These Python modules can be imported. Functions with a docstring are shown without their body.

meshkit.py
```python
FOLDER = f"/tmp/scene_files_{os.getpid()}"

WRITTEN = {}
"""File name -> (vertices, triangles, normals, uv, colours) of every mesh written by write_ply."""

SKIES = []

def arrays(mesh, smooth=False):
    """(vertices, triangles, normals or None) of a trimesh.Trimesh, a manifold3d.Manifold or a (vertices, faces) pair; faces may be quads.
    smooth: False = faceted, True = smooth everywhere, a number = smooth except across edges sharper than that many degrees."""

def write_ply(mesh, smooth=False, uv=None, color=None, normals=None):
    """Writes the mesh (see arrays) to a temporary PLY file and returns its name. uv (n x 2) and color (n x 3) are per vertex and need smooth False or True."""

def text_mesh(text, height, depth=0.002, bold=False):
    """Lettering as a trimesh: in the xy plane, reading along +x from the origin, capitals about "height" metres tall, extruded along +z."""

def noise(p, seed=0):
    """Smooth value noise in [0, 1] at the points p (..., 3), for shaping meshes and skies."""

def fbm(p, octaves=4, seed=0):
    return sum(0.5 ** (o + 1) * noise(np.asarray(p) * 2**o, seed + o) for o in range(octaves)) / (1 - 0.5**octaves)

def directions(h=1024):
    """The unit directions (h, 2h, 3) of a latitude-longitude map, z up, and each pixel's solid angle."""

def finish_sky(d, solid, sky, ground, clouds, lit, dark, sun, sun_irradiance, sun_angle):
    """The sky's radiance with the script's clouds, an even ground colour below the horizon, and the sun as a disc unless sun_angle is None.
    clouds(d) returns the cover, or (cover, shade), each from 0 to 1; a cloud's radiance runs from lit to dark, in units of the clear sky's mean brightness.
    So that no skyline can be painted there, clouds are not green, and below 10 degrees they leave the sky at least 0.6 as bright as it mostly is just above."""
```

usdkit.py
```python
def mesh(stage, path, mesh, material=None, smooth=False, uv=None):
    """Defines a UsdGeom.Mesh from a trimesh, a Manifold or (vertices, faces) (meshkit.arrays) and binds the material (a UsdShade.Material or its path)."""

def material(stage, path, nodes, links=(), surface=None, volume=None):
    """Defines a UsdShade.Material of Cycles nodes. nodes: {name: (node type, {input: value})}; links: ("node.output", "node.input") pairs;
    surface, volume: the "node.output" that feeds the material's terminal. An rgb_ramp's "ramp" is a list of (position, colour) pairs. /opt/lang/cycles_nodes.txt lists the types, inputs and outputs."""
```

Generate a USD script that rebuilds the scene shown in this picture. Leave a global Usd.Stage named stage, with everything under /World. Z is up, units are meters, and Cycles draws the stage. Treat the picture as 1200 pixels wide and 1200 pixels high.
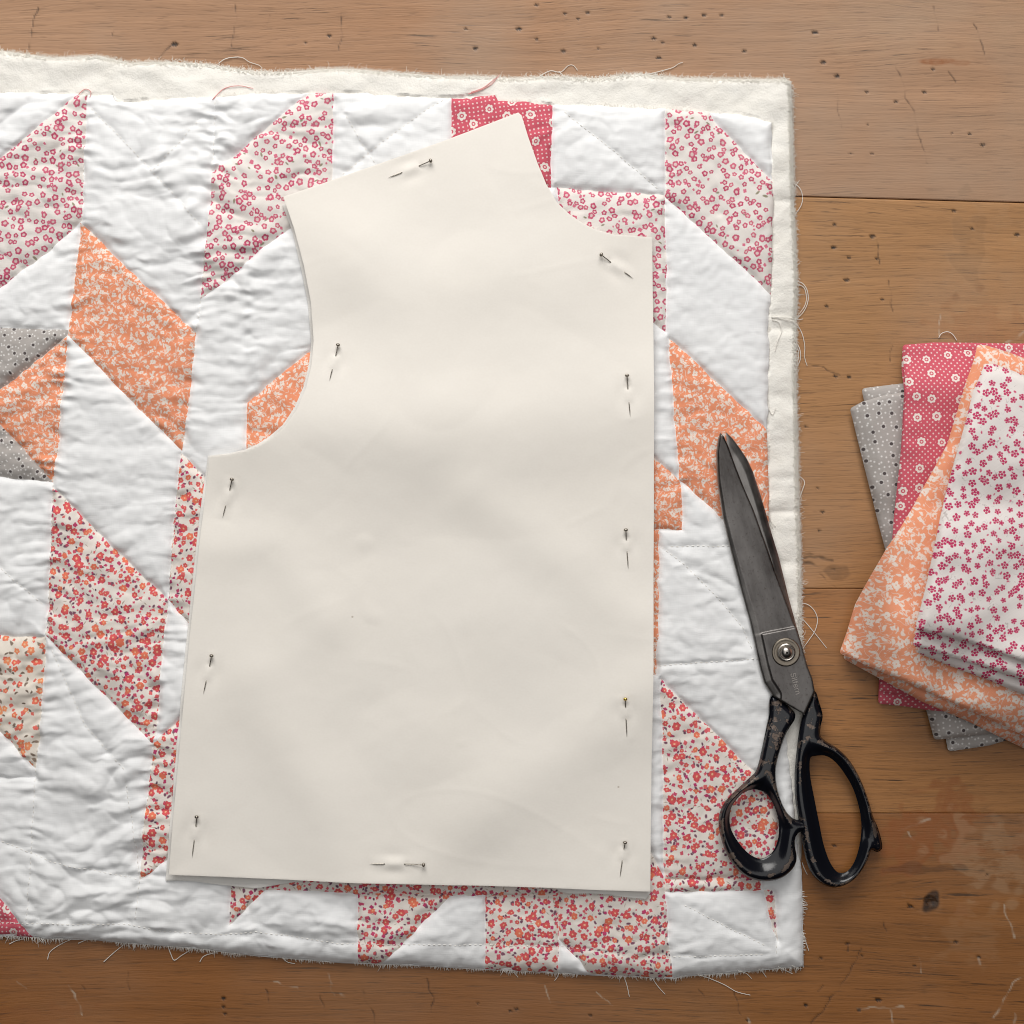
import math
import numpy as np
import shapely
from shapely import Polygon, LineString, Point, unary_union
from scipy import ndimage
from scipy.spatial import Delaunay, cKDTree
import trimesh
import meshkit
import usdkit
from pxr import Gf, Sdf, Usd, UsdGeom, UsdLux, UsdShade, Vt

# ------------------------------------------------------------------ camera, lamps, exposure
stage = Usd.Stage.CreateInMemory()
UsdGeom.SetStageUpAxis(stage, "Z")
UsdGeom.SetStageMetersPerUnit(stage, 1.0)
world = UsdGeom.Xform.Define(stage, "/World")
stage.SetDefaultPrim(world.GetPrim())
S = 0.00046            # metres per unit of the plan (the tabletop is laid out in units of 0.46 mm)
H = 1.0                # camera height above the tabletop
cam = UsdGeom.Camera.Define(stage, "/World/camera")
cam.AddTranslateOp().Set(Gf.Vec3d(0, 0, H))
cam.CreateHorizontalApertureAttr(36.0)
cam.CreateFocalLengthAttr(36.0 * H / (1200 * S))
cam.CreateFStopAttr(9.0)
cam.CreateFocusDistanceAttr(H - 0.010)
cam.CreateClippingRangeAttr(Gf.Vec2f(0.05, 50.0))
cam.CreateExposureAttr(0.06)


def rect_light(name, pos, target, w, h, intensity, color):
    L = UsdLux.RectLight.Define(stage, "/World/" + name)
    p, t = np.array(pos, float), np.array(target, float)
    z = p - t
    z /= np.linalg.norm(z)
    x = np.cross([0, 1, 0.001], z)
    x /= np.linalg.norm(x)
    y = np.cross(z, x)
    m = Gf.Matrix4d(*x, 0, *y, 0, *z, 0, *p, 1)
    L.AddTransformOp().Set(m)
    L.CreateWidthAttr(w)
    L.CreateHeightAttr(h)
    L.CreateIntensityAttr(intensity)
    L.CreateColorAttr(Gf.Vec3f(*color))
    L.CreateNormalizeAttr(False)


# a window beyond the top of the table, and the pale ceiling that hands on its light
rect_light("window_light", (-0.10, 1.28, 0.92), (0.0, 0.05, 0), 1.25, 0.90, 7.2, (1.0, 0.98, 0.945))
rect_light("ceiling_light", (0.0, 0.25, 2.4), (0, 0, 0), 3.0, 2.6, 1.05, (1.0, 0.985, 0.965))

rng = np.random.default_rng(7)
LOOKS = "/World/Looks"
UsdGeom.Scope.Define(stage, LOOKS)


# ------------------------------------------------------------------ material graphs
class G:
    def __init__(self):
        self.n, self.l, self.c = {}, [], 0

    def node(self, kind, **inp):
        self.c += 1
        name = f"n{self.c}"
        vals = {}
        for k, v in inp.items():
            if isinstance(v, str) and "." in v and v.split(".")[0] in self.n:
                self.l.append((v, f"{name}.{k}"))
            else:
                vals[k] = v
        self.n[name] = (kind, vals)
        return name

    def m(self, op, a, b=0.0, c=0.0, clamp=False):
        return self.node("math", math_type=op, value1=a, value2=b, value3=c, use_clamp=clamp) + ".value"

    def vm(self, op, a, b=(0, 0, 0), out="vector"):
        return self.node("vector_math", math_type=op, vector1=a, vector2=b) + "." + out

    def uv(self):
        if "uvn" not in self.n:
            self.n["uvn"] = ("texture_coordinate", {})
        return "uvn.UV"

    def pos(self):
        if "geo" not in self.n:
            self.n["geo"] = ("geometry", {})
        return "geo.position"

    def scaled(self, vec, s, loc=(0, 0, 0), rot=(0, 0, 0)):
        return self.node("mapping", mapping_type="point", vector=vec, scale=s, location=loc, rotation=rot) + ".vector"

    def noise(self, vec, scale=1.0, detail=2.0, rough=0.5, dist=0.0):
        return self.node("noise_texture", vector=vec, scale=scale, detail=detail, roughness=rough, distortion=dist) + ".fac"

    def mix(self, f, a, b, kind="mix"):
        return self.node("mix", mix_type=kind, fac=f, color1=a, color2=b) + ".color"

    def ramp(self, f, stops):
        return self.node("rgb_ramp", ramp=stops, fac=f) + ".color"

    def remap(self, v, a, b, c=0.0, d=1.0):
        return self.node("map_range", value=v, from_min=a, from_max=b, to_min=c, to_max=d, clamp=True) + ".result"

    def bump(self, h, strength, distance):
        return self.node("bump", height=h, strength=strength, distance=distance) + ".normal"

    def done(self, name, **p):
        s = self.node("principled_bsdf", **p)
        return usdkit.material(stage, f"{LOOKS}/{name}", self.n, self.l, surface=f"{s}.BSDF")


def cell(g, vec, size, rnd=0.75, shift=(0, 0)):
    """A scatter of spots: local offset from each spot's centre, radius, angle and three random numbers."""
    v = g.vm("add", vec, (shift[0], shift[1], 0))
    vo = g.node("voronoi_texture", dimensions="2D", feature="f1", vector=v, scale=1.0 / size, randomness=rnd)
    loc = g.vm("subtract", v, f"{vo}.position")
    xyz = g.node("separate_xyz", vector=loc)
    col = g.node("separate_color", color_type="rgb", color=f"{vo}.color")
    lx, ly = f"{xyz}.x", f"{xyz}.y"
    r = g.m("sqrt", g.m("add", g.m("multiply", lx, lx), g.m("multiply", ly, ly)))
    th = g.m("arctan2", ly, lx)
    return dict(lx=lx, ly=ly, r=r, th=th, a=f"{col}.r", b=f"{col}.g", c=f"{col}.b")


def inside(g, radius, r, soft=0.7):
    return g.m("add", g.m("divide", g.m("subtract", radius, r), soft), 0.5, clamp=True)


def flower(g, k, R, petals=5, depth=0.3, hole=0.0, vary=0.4, keep=1.0, soft=0.7):
    size = g.m("multiply", R, g.m("add", 1.0 - vary, g.m("multiply", k["a"], vary * 1.3)))
    ang = g.m("add", g.m("multiply", k["th"], petals / 2.0), g.m("multiply", k["b"], 6.28))
    pet = g.m("absolute", g.m("cosine", ang))
    pet = g.m("add", 1.0 - depth, g.m("multiply", pet, depth))
    mask = inside(g, g.m("multiply", size, pet), k["r"], soft)
    if hole:
        mask = g.m("multiply", mask, g.m("subtract", 1.0, inside(g, g.m("multiply", size, hole), k["r"], soft)))
    if keep < 1:
        mask = g.m("multiply", mask, g.m("less_than", k["c"], keep))
    return mask, size


def leaf(g, k, a, b, keep=1.0, soft=0.7, bend=0.0):
    t = g.m("multiply", k["a"], 6.28)
    c, s = g.m("cosine", t), g.m("sine", t)
    u = g.m("add", g.m("multiply", k["lx"], c), g.m("multiply", k["ly"], s))
    v = g.m("subtract", g.m("multiply", k["ly"], c), g.m("multiply", k["lx"], s))
    if bend:
        v = g.m("add", v, g.m("multiply", g.m("multiply", u, u), bend))
    d = g.m("sqrt", g.m("add", g.m("multiply", g.m("divide", u, a), g.m("divide", u, a)), g.m("multiply", g.m("divide", v, b), g.m("divide", v, b))))
    size = g.m("add", 0.65, g.m("multiply", k["b"], 0.5))
    mask = g.m("add", g.m("divide", g.m("subtract", size, d), soft / b), 0.5, clamp=True)
    if keep < 1:
        mask = g.m("multiply", mask, g.m("less_than", k["c"], keep))
    return mask


def warped(g, amp=1.1, scale=0.22):
    n = g.node("noise_texture", vector=g.uv(), scale=scale, detail=1.0)
    return g.vm("add", g.uv(), g.vm("multiply", g.vm("subtract", f"{n}.color", (0.5, 0.5, 0.5)), (amp * 2, amp * 2, 0)))


def cloth_finish(g, name, col, rough=0.92, slub=0.2, spec=0.25):
    """Weave and slubs: fine relief and a few percent of tone."""
    a = g.noise(g.scaled(g.uv(), (0.05, 0.8, 1)), 1.0, 2.0, 0.6)
    b = g.noise(g.scaled(g.uv(), (0.8, 0.06, 1)), 1.0, 2.0, 0.6)
    w = g.m("add", a, g.m("multiply", b, 0.6))
    tone = g.remap(w, 0.5, 1.1, 0.955, 1.025)
    col = g.mix(1.0, col, g.node("combine_color", color_type="rgb", r=tone, g=tone, b=tone) + ".color", "multiply")
    nrm = g.bump(w, slub, 0.0004)
    return g.done(name, base_color=col, roughness=rough, normal=nrm, specular_ior_level=spec, sheen_weight=0.08, sheen_roughness=0.5)


M = {}


def make_cloths():
    g = G()
    M["white"] = cloth_finish(g, "white_cotton", g.mix(g.noise(g.uv(), 0.012, 2.0), (0.805, 0.81, 0.82), (0.85, 0.85, 0.852)), slub=0.16)
    g = G()
    M["calico"] = cloth_finish(g, "calico", g.mix(g.noise(g.uv(), 0.012, 2.0), (0.78, 0.755, 0.71), (0.84, 0.82, 0.79)), slub=0.16)

    g = G()                                                    # small raspberry ring flowers on off white
    w = warped(g, 0.8)
    col = g.mix(g.noise(g.uv(), 0.05), (0.765, 0.71, 0.67), (0.80, 0.755, 0.715))
    k2 = cell(g, w, 13.0, 0.9, (31, 17))
    col = g.mix(leaf(g, k2, 2.6, 1.2, 0.20), col, (0.30, 0.27, 0.19))
    k3 = cell(g, w, 9.5, 0.9, (7, 55))
    col = g.mix(flower(g, k3, 2.3, 4, 0.3, 0.0, 0.5, 0.42)[0], col, (0.66, 0.17, 0.25))
    k = cell(g, w, 9.9, 0.66)
    f, size = flower(g, k, 3.95, 5, 0.22, 0.0, 0.30, 0.90)
    col = g.mix(f, col, g.mix(k["b"], (0.52, 0.075, 0.15), (0.62, 0.15, 0.22)))
    eye = g.m("multiply", inside(g, g.m("multiply", size, 0.40), k["r"]), g.m("less_than", k["c"], 0.90))
    col = g.mix(eye, col, (0.73, 0.55, 0.53))
    M["pink_flower"] = cloth_finish(g, "pink_flower_print", col)

    g = G()                                                    # mixed red and coral flowers with plum leaves
    w = warped(g, 1.0)
    col = g.mix(g.noise(g.uv(), 0.05), (0.755, 0.685, 0.63), (0.79, 0.73, 0.675))
    k = cell(g, w, 7.0, 1.0, (3, 9))
    col = g.mix(leaf(g, k, 2.0, 0.5, 0.35), col, (0.36, 0.29, 0.22))
    k = cell(g, w, 8.4, 0.95, (13, 71))
    col = g.mix(leaf(g, k, 2.3, 1.45, 0.55), col, g.mix(k["b"], (0.10, 0.045, 0.075), (0.24, 0.10, 0.15)))
    k = cell(g, w, 7.0, 0.85, (57, 29))
    col = g.mix(flower(g, k, 2.45, 4, 0.3, 0.0, 0.5, 0.78)[0], col, g.mix(k["b"], (0.46, 0.04, 0.15), (0.74, 0.15, 0.14)))
    k = cell(g, w, 13.2, 0.85, (5, 41))
    f, size = flower(g, k, 4.6, 6, 0.24, 0.0, 0.40, 0.88)
    c1 = g.mix(g.m("greater_than", k["b"], 0.72), (0.62, 0.075, 0.095), (0.76, 0.18, 0.105))
    c1 = g.mix(g.remap(k["r"], 0.5, 5.0), g.mix(0.3, c1, (0.85, 0.25, 0.16)), c1)
    col = g.mix(f, col, c1)
    eye = g.m("multiply", inside(g, g.m("multiply", size, 0.2), k["r"]), g.m("less_than", k["c"], 0.86))
    col = g.mix(eye, col, (0.85, 0.52, 0.32))
    M["red_flower"] = cloth_finish(g, "red_flower_print", col)

    g = G()                                                    # orange flowers and brown leaves on cream
    w = warped(g, 1.2)
    col = g.mix(g.noise(g.uv(), 0.05), (0.75, 0.67, 0.59), (0.78, 0.72, 0.64))
    k = cell(g, w, 10.5, 0.95, (13, 71))
    col = g.mix(leaf(g, k, 3.0, 1.5, 0.75, bend=0.08), col, g.mix(k["b"], (0.12, 0.09, 0.07), (0.28, 0.21, 0.16)))
    k = cell(g, w, 9.0, 0.95, (57, 29))
    col = g.mix(flower(g, k, 2.6, 4, 0.3, 0.0, 0.5, 0.5)[0], col, (0.70, 0.15, 0.12))
    k = cell(g, w, 15.0, 0.85, (5, 41))
    f, size = flower(g, k, 4.8, 5, 0.3, 0.0, 0.35, 0.75)
    col = g.mix(f, col, g.mix(k["b"], (0.72, 0.11, 0.09), (0.80, 0.30, 0.14)))
    eye = g.m("multiply", inside(g, g.m("multiply", size, 0.28), k["r"]), g.m("less_than", k["c"], 0.86))
    col = g.mix(eye, col, (0.80, 0.50, 0.30))
    M["cream_flower"] = cloth_finish(g, "cream_flower_print", col)

    for name, sc, base in (("orange_leaf", 0.72, (0.77, 0.285, 0.155)), ("orange_vine", 0.92, (0.78, 0.315, 0.18))):
        g = G()                                                # white leaves, blossom and curling stems on orange
        v = g.scaled(g.uv(), (1 / sc, 1 / sc, 1))
        n = g.node("noise_texture", vector=v, scale=0.11, detail=1.5)
        w = g.vm("add", v, g.vm("multiply", g.vm("subtract", f"{n}.color", (0.5, 0.5, 0.5)), (5, 5, 0)))
        white = (0.81, 0.70, 0.62)
        col = g.mix(g.noise(g.uv(), 0.05), base, tuple(x * 1.08 for x in base))
        st = g.noise(v, 0.055, 1.0, 0.5, 0.8)
        line = g.m("multiply", inside(g, 0.011, g.m("absolute", g.m("subtract", st, 0.52)), 0.012), g.m("greater_than", g.noise(v, 0.06), 0.44))
        line2 = inside(g, 0.010, g.m("absolute", g.m("subtract", g.noise(g.vm("add", v, (400, 90, 0)), 0.075, 1.0, 0.5, 1.0), 0.47)), 0.012)
        line2 = g.m("multiply", line2, g.m("greater_than", g.noise(v, 0.05), 0.5))
        col = g.mix(g.m("multiply", g.m("maximum", line, line2), 0.8), col, white)
        k = cell(g, w, 8.6, 0.95, (11, 5))
        col = g.mix(g.m("multiply", leaf(g, k, 3.7, 1.7, 0.72, bend=0.07), 0.92), col, white)
        k = cell(g, w, 6.5, 0.95, (41, 77))
        col = g.mix(g.m("multiply", leaf(g, k, 1.9, 1.0, 0.5), 0.85), col, white)
        k = cell(g, w, 15.0, 0.85, (91, 35))
        f, size = flower(g, k, 4.8, 4, 0.45, 0.0, 0.4, 0.62)
        col = g.mix(f, col, white)
        col = g.mix(g.m("multiply", inside(g, g.m("multiply", size, 0.17), k["r"]), 0.8), col, base)
        M[name] = cloth_finish(g, name + "_print", col)

    for name, sc in (("grey_dot", 0.9), ("grey_dot_bolt", 1.05)):
        g = G()                                                # dark and white spots on grey
        v = g.scaled(g.uv(), (1 / sc, 1 / sc, 1))
        col = g.mix(g.noise(g.uv(), 0.05), (0.375, 0.345, 0.325), (0.43, 0.40, 0.38))
        k = cell(g, v, 6.2, 0.75, (2, 3))
        col = g.mix(g.m("multiply", inside(g, 1.05, k["r"]), g.m("less_than", k["c"], 0.9)), col, (0.70, 0.68, 0.66))
        k = cell(g, v, 15.0, 0.5, (6, 1))
        f, _ = flower(g, k, 3.9, 6, 0.35, 0.0, 0.2, 0.9)
        col = g.mix(g.m("multiply", f, 0.45), col, (0.72, 0.70, 0.68))
        col = g.mix(g.m("multiply", inside(g, 1.95, k["r"]), g.m("less_than", k["c"], 0.9)), col, (0.085, 0.07, 0.07))
        M[name] = cloth_finish(g, name + "_print", col)

    for name, sc, gap in (("rose_dot", 0.95, 25.0), ("rose_dot_bolt", 0.9, 28.0)):
        g = G()                                                # white pin dots and daisies on rose
        v = g.scaled(g.uv(), (1 / sc, 1 / sc, 1))
        rose = (0.56, 0.095, 0.135)
        col = g.mix(g.noise(g.uv(), 0.05), rose, (0.60, 0.115, 0.155))
        k = cell(g, g.scaled(v, (1, 1, 1), rot=(0, 0, 0.72)), 5.4, 0.12)
        col = g.mix(inside(g, 1.02, k["r"], 0.8), col, (0.80, 0.62, 0.60))
        k = cell(g, v, gap, 0.42, (8, 8))
        far = inside(g, 7.6, k["r"], 0.6)
        col = g.mix(far, col, rose)
        f, size = flower(g, k, 6.2, 7, 0.22, 0.0, 0.12)
        col = g.mix(f, col, (0.78, 0.71, 0.66))
        col = g.mix(inside(g, 2.7, k["r"]), col, rose)
        col = g.mix(inside(g, 1.2, k["r"]), col, (0.75, 0.64, 0.60))
        M[name] = cloth_finish(g, name + "_print", col)

    g = G()                                                    # larger raspberry blossoms on pale cloth
    w = warped(g, 1.0)
    rasp = (0.52, 0.035, 0.12)
    col = g.mix(g.noise(g.uv(), 0.05), (0.765, 0.705, 0.68), (0.80, 0.745, 0.72))
    stem = inside(g, 0.008, g.m("absolute", g.m("subtract", g.noise(w, 0.07, 1.0, 0.5, 0.6), 0.5)), 0.010)
    stem = g.m("multiply", stem, g.m("greater_than", g.noise(w, 0.09), 0.55))
    col = g.mix(g.m("multiply", stem, 0.55), col, (0.36, 0.30, 0.29))
    k = cell(g, w, 11.0, 0.95, (21, 63))
    col = g.mix(leaf(g, k, 2.0, 1.2, 0.45), col, (0.60, 0.10, 0.19))
    k = cell(g, w, 12.2, 0.66, (5, 41))
    size = g.m("multiply", 4.6, g.m("add", 0.72, g.m("multiply", k["a"], 0.4)))
    ang = g.m("add", g.m("multiply", k["th"], 2.5), g.m("multiply", k["b"], 6.28))
    cs = g.m("absolute", g.m("cosine", ang))
    petal = inside(g, g.m("multiply", size, g.m("add", 0.40, g.m("multiply", g.m("power", cs, 0.5), 0.6))), k["r"])
    inner = g.m("subtract", 1.0, g.m("multiply", inside(g, g.m("multiply", size, 0.50), k["r"]), g.m("greater_than", k["r"], 1.5)))
    keep = g.m("less_than", k["c"], 0.93)
    col = g.mix(g.m("multiply", g.m("multiply", petal, inner), keep), col, rasp)
    spoke = g.m("multiply", g.m("multiply", inside(g, g.m("multiply", size, 0.55), k["r"]), g.m("greater_than", cs, 0.80)), keep)
    col = g.mix(spoke, col, rasp)
    M["raspberry"] = cloth_finish(g, "raspberry_print", col)


make_cloths()


def simple(name, col, rough, var=0.0, scale=200.0, metallic=0.0, bump=0.0, **kw):
    g = G()
    n = g.noise(g.pos(), scale, 4.0, 0.6)
    c = g.mix(n, tuple(max(0, x * (1 - var)) for x in col), tuple(min(1, x * (1 + var)) for x in col))
    p = dict(base_color=c, roughness=rough, metallic=metallic, **kw)
    if bump:
        p["normal"] = g.bump(n, 0.5, bump)
    return g.done(name, **p)


g = G()                                                        # pattern paper: pale, faintly mottled, a few specks
n1 = g.noise(g.pos(), 9.0, 3.0, 0.55)
n2 = g.noise(g.pos(), 900.0, 3.0, 0.7)
col = g.mix(n1, (0.868, 0.820, 0.752), (0.888, 0.846, 0.788))
col = g.mix(g.remap(n2, 0.35, 0.65, 0.0, 0.10), col, (0.66, 0.60, 0.52))
vo = g.node("voronoi_texture", dimensions="2D", vector=g.pos(), scale=42.0, randomness=1.0)
sc_ = g.node("separate_color", color_type="rgb", color=f"{vo}.color")
speck = g.m("multiply", inside(g, 0.00055 * 42, f"{vo}.distance", 0.01), g.m("less_than", f"{sc_}.r", 0.02))
col = g.mix(g.m("multiply", speck, 0.45), col, (0.25, 0.17, 0.10))
fib = g.noise(g.scaled(g.pos(), (500, 2600, 500)), 1.0, 3.0, 0.6)
M["paper"] = g.done("pattern_paper", base_color=col, roughness=0.72, specular_ior_level=0.35, normal=g.bump(fib, 0.12, 0.0002))

g = G()                                                        # wool-like batting
n1 = g.noise(g.pos(), 85.0, 4.0, 0.6)
n2 = g.noise(g.pos(), 900.0, 4.0, 0.7)
M["batting"] = g.done("batting_felt", base_color=g.mix(n1, (0.80, 0.765, 0.70), (0.88, 0.86, 0.815)), roughness=1.0, specular_ior_level=0.05,
                      sheen_weight=0.25, sheen_roughness=0.6, normal=g.bump(g.m("add", n1, g.m("multiply", n2, 0.6)), 0.45, 0.0016))
M["fuzz"] = simple("batting_fibre", (0.82, 0.80, 0.745), 0.9, 0.03)
M["thread"] = simple("white_thread", (0.82, 0.79, 0.74), 0.8, 0.05)
M["pink_thread"] = simple("pink_thread", (0.70, 0.25, 0.24), 0.8, 0.1)
M["steel_pin"] = simple("pin_steel", (0.34, 0.31, 0.27), 0.24, 0.1, metallic=1.0)
M["brass_pin"] = simple("pin_brass", (0.62, 0.44, 0.13), 0.25, 0.1, metallic=1.0)

g = G()                                                        # old dark shear steel: stains, fine length-wise scratches
v = g.scaled(g.pos(), (1, 1, 1), rot=(0, 0, -0.25))
st = g.remap(g.noise(g.scaled(v, (60, 22, 30)), 1.0, 5.0, 0.6), 0.3, 0.7)
scr = g.noise(g.scaled(v, (2600, 90, 100)), 1.0, 2.0, 0.6)
pit = g.noise(g.pos(), 650.0, 3.0, 0.7)
col = g.mix(st, (0.045, 0.040, 0.038), (0.205, 0.193, 0.186))
col = g.mix(g.remap(pit, 0.56, 0.72, 0, 0.6), col, (0.05, 0.035, 0.03))
w = g.node("attribute", attribute="wear") + ".fac"
col = g.mix(g.m("multiply", w, 0.8), col, (0.45, 0.43, 0.41))
ro = g.remap(g.m("add", st, g.m("multiply", scr, 0.6)), 0.2, 1.3, 0.24, 0.46)
M["steel"] = g.done("shear_steel", base_color=col, metallic=0.9, roughness=ro, normal=g.bump(g.m("add", scr, g.m("multiply", pit, 0.6)), 0.16, 0.0002))

g = G()                                                        # chipped black enamel over brown iron
w = g.node("attribute", attribute="wear") + ".fac"
ch = g.noise(g.pos(), 190.0, 5.0, 0.62)
ch2 = g.noise(g.pos(), 900.0, 3.0, 0.6)
bare = g.remap(g.m("add", g.m("add", w, g.m("multiply", g.m("subtract", ch, 0.5), 2.3)), g.m("multiply", g.m("subtract", ch2, 0.5), 0.5)), 0.60, 0.68)
iron = g.mix(ch2, (0.085, 0.062, 0.050), (0.19, 0.145, 0.12))
col = g.mix(bare, (0.0055, 0.006, 0.009), iron)
M["enamel"] = g.done("chipped_enamel", base_color=col, metallic=g.m("multiply", bare, 0.55), roughness=g.mix(bare, (0.2, 0.2, 0.2), (0.5, 0.5, 0.5)),
                     normal=g.bump(g.m("add", g.m("multiply", bare, -1.0), g.m("multiply", ch2, 0.35)), 0.35, 0.0003))
M["screw"] = simple("screw_steel", (0.42, 0.39, 0.36), 0.3, 0.35, 900.0, metallic=1.0, bump=0.00015)
M["washer"] = simple("washer_steel", (0.22, 0.19, 0.155), 0.4, 0.3, 900.0, metallic=1.0, bump=0.00015)
M["letter"] = simple("stamped_letters", (0.34, 0.31, 0.29), 0.4, 0.3, 900.0, metallic=0.9)


def wood(name, warm, dark, seed, worn):
    g = G()
    off = (seed * 1.7, seed * 0.9, seed * 3.1)
    p = g.vm("add", g.pos(), off)
    n = g.node("noise_texture", vector=g.scaled(p, (2.2, 9, 1)), scale=1.0, detail=2.0)
    p2 = g.vm("add", p, g.vm("multiply", g.vm("subtract", f"{n}.color", (0.5, 0.5, 0.5)), (0.0, 0.05, 0)))
    band = g.noise(g.scaled(p2, (1.6, 55, 1)), 1.0, 3.0, 0.55)
    fine = g.noise(g.scaled(p2, (9, 420, 1)), 1.0, 3.0, 0.65)
    pore = g.noise(g.scaled(p2, (75, 1500, 1)), 1.0, 2.0, 0.6)
    hair = g.noise(g.scaled(p2, (30, 2300, 1)), 1.0, 3.0, 0.7)
    blot = g.noise(p, 6.0, 4.0, 0.6)
    tick = g.noise(g.scaled(p2, (30, 900, 1)), 1.0, 4.0, 0.65)
    big = g.noise(g.vm("add", p, (5.3, 2.2, 0)), 4.0, 3.0, 0.6)
    lot = g.noise(g.vm("add", p, (1.3, 7.2, 0)), 11.0, 3.0, 0.6)
    col = g.mix(g.remap(band, 0.3, 0.7), warm, tuple(x * 0.76 for x in warm))
    col = g.mix(g.remap(fine, 0.42, 0.66, 0, 0.68), col, tuple(x * 0.62 for x in warm))
    col = g.mix(g.remap(blot, 0.45, 0.70, 0, 0.8), col, tuple(x * y for x, y in zip(warm, (0.78, 0.74, 0.70))))
    col = g.mix(g.remap(pore, 0.585, 0.70, 0, 0.45), col, dark)
    col = g.mix(g.remap(hair, 0.35, 0.62, 0.22, 0), col, tuple(min(1, x * 1.45) for x in warm))
    col = g.mix(g.remap(big, 0.42, 0.68, 0, 0.55), col, g.mix(1.0, col, (1.0, 0.86, 0.70), "multiply"))
    col = g.mix(g.remap(big, 0.50, 0.32, 0, 0.30), col, g.mix(1.0, col, (1.14, 1.12, 1.08), "multiply"))
    col = g.mix(g.m("multiply", g.remap(tick, 0.60, 0.66, 0, 0.85), g.remap(lot, 0.40, 0.58)), col, dark)
    hz = g.noise(g.vm("add", p, (9.3, 4.4, 0)), 5.0, 4.0, 0.6)
    col = g.mix(g.remap(hz, 0.50, 0.70, 0, worn), col, (0.36, 0.265, 0.195))
    # marks of long use, each where it lies on the boards
    a = g.node("attribute", attribute="mark_dark") + ".fac"
    b = g.node("attribute", attribute="mark_pale") + ".fac"
    c = g.node("attribute", attribute="mark_rust") + ".fac"
    d = g.node("attribute", attribute="mark_grey") + ".fac"
    brk = g.remap(g.noise(g.pos(), 260.0, 4.0, 0.65), 0.32, 0.6)
    col = g.mix(g.m("multiply", c, g.remap(brk, 0, 1, 0.5, 0.85)), col, (0.25, 0.082, 0.022))
    col = g.mix(g.m("multiply", d, g.remap(g.noise(g.scaled(g.pos(), (40, 95, 1)), 1.0, 5.0, 0.6), 0.43, 0.50, 0.05, 0.33)), col, (0.42, 0.275, 0.16))
    col = g.mix(g.m("multiply", a, g.remap(brk, 0, 1, 0.75, 1.0)), col, (0.018, 0.013, 0.011))
    col = g.mix(b, col, (0.50, 0.42, 0.33))
    h = g.m("add", g.m("multiply", fine, -0.6), g.m("add", g.m("multiply", pore, -0.8), g.m("multiply", blot, 0.6)))
    rough = g.remap(g.m("add", blot, g.m("multiply", fine, 0.4)), 0.4, 0.95, 0.38, 0.52)
    M[name] = g.done(name, base_color=col, roughness=rough, specular_ior_level=0.28, normal=g.bump(h, 0.35, 0.0005))


wood("plank_wood_pale", (0.42, 0.245, 0.145), (0.060, 0.036, 0.022), 1, 0.6)
wood("plank_wood_mid", (0.415, 0.216, 0.092), (0.055, 0.030, 0.017), 2, 0.35)
wood("plank_wood_warm", (0.355, 0.162, 0.055), (0.050, 0.026, 0.013), 3, 0.15)
wood("plank_wood_deep", (0.275, 0.112, 0.031), (0.045, 0.022, 0.010), 4, 0.15)

# ------------------------------------------------------------------ prims
used = {}


def numbered(parent, name):
    k = used.get((parent, name), 0)
    used[(parent, name)] = k + 1
    return f"{parent}/{name}" if k == 0 else f"{parent}/{name}_{k:03d}"


def tag(prim, label=None, cat=None, group=None, kind=None):
    for k, v in (("label", label), ("category", cat), ("group", group), ("kind", kind)):
        if v:
            prim.SetCustomDataByKey(k, v)


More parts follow.
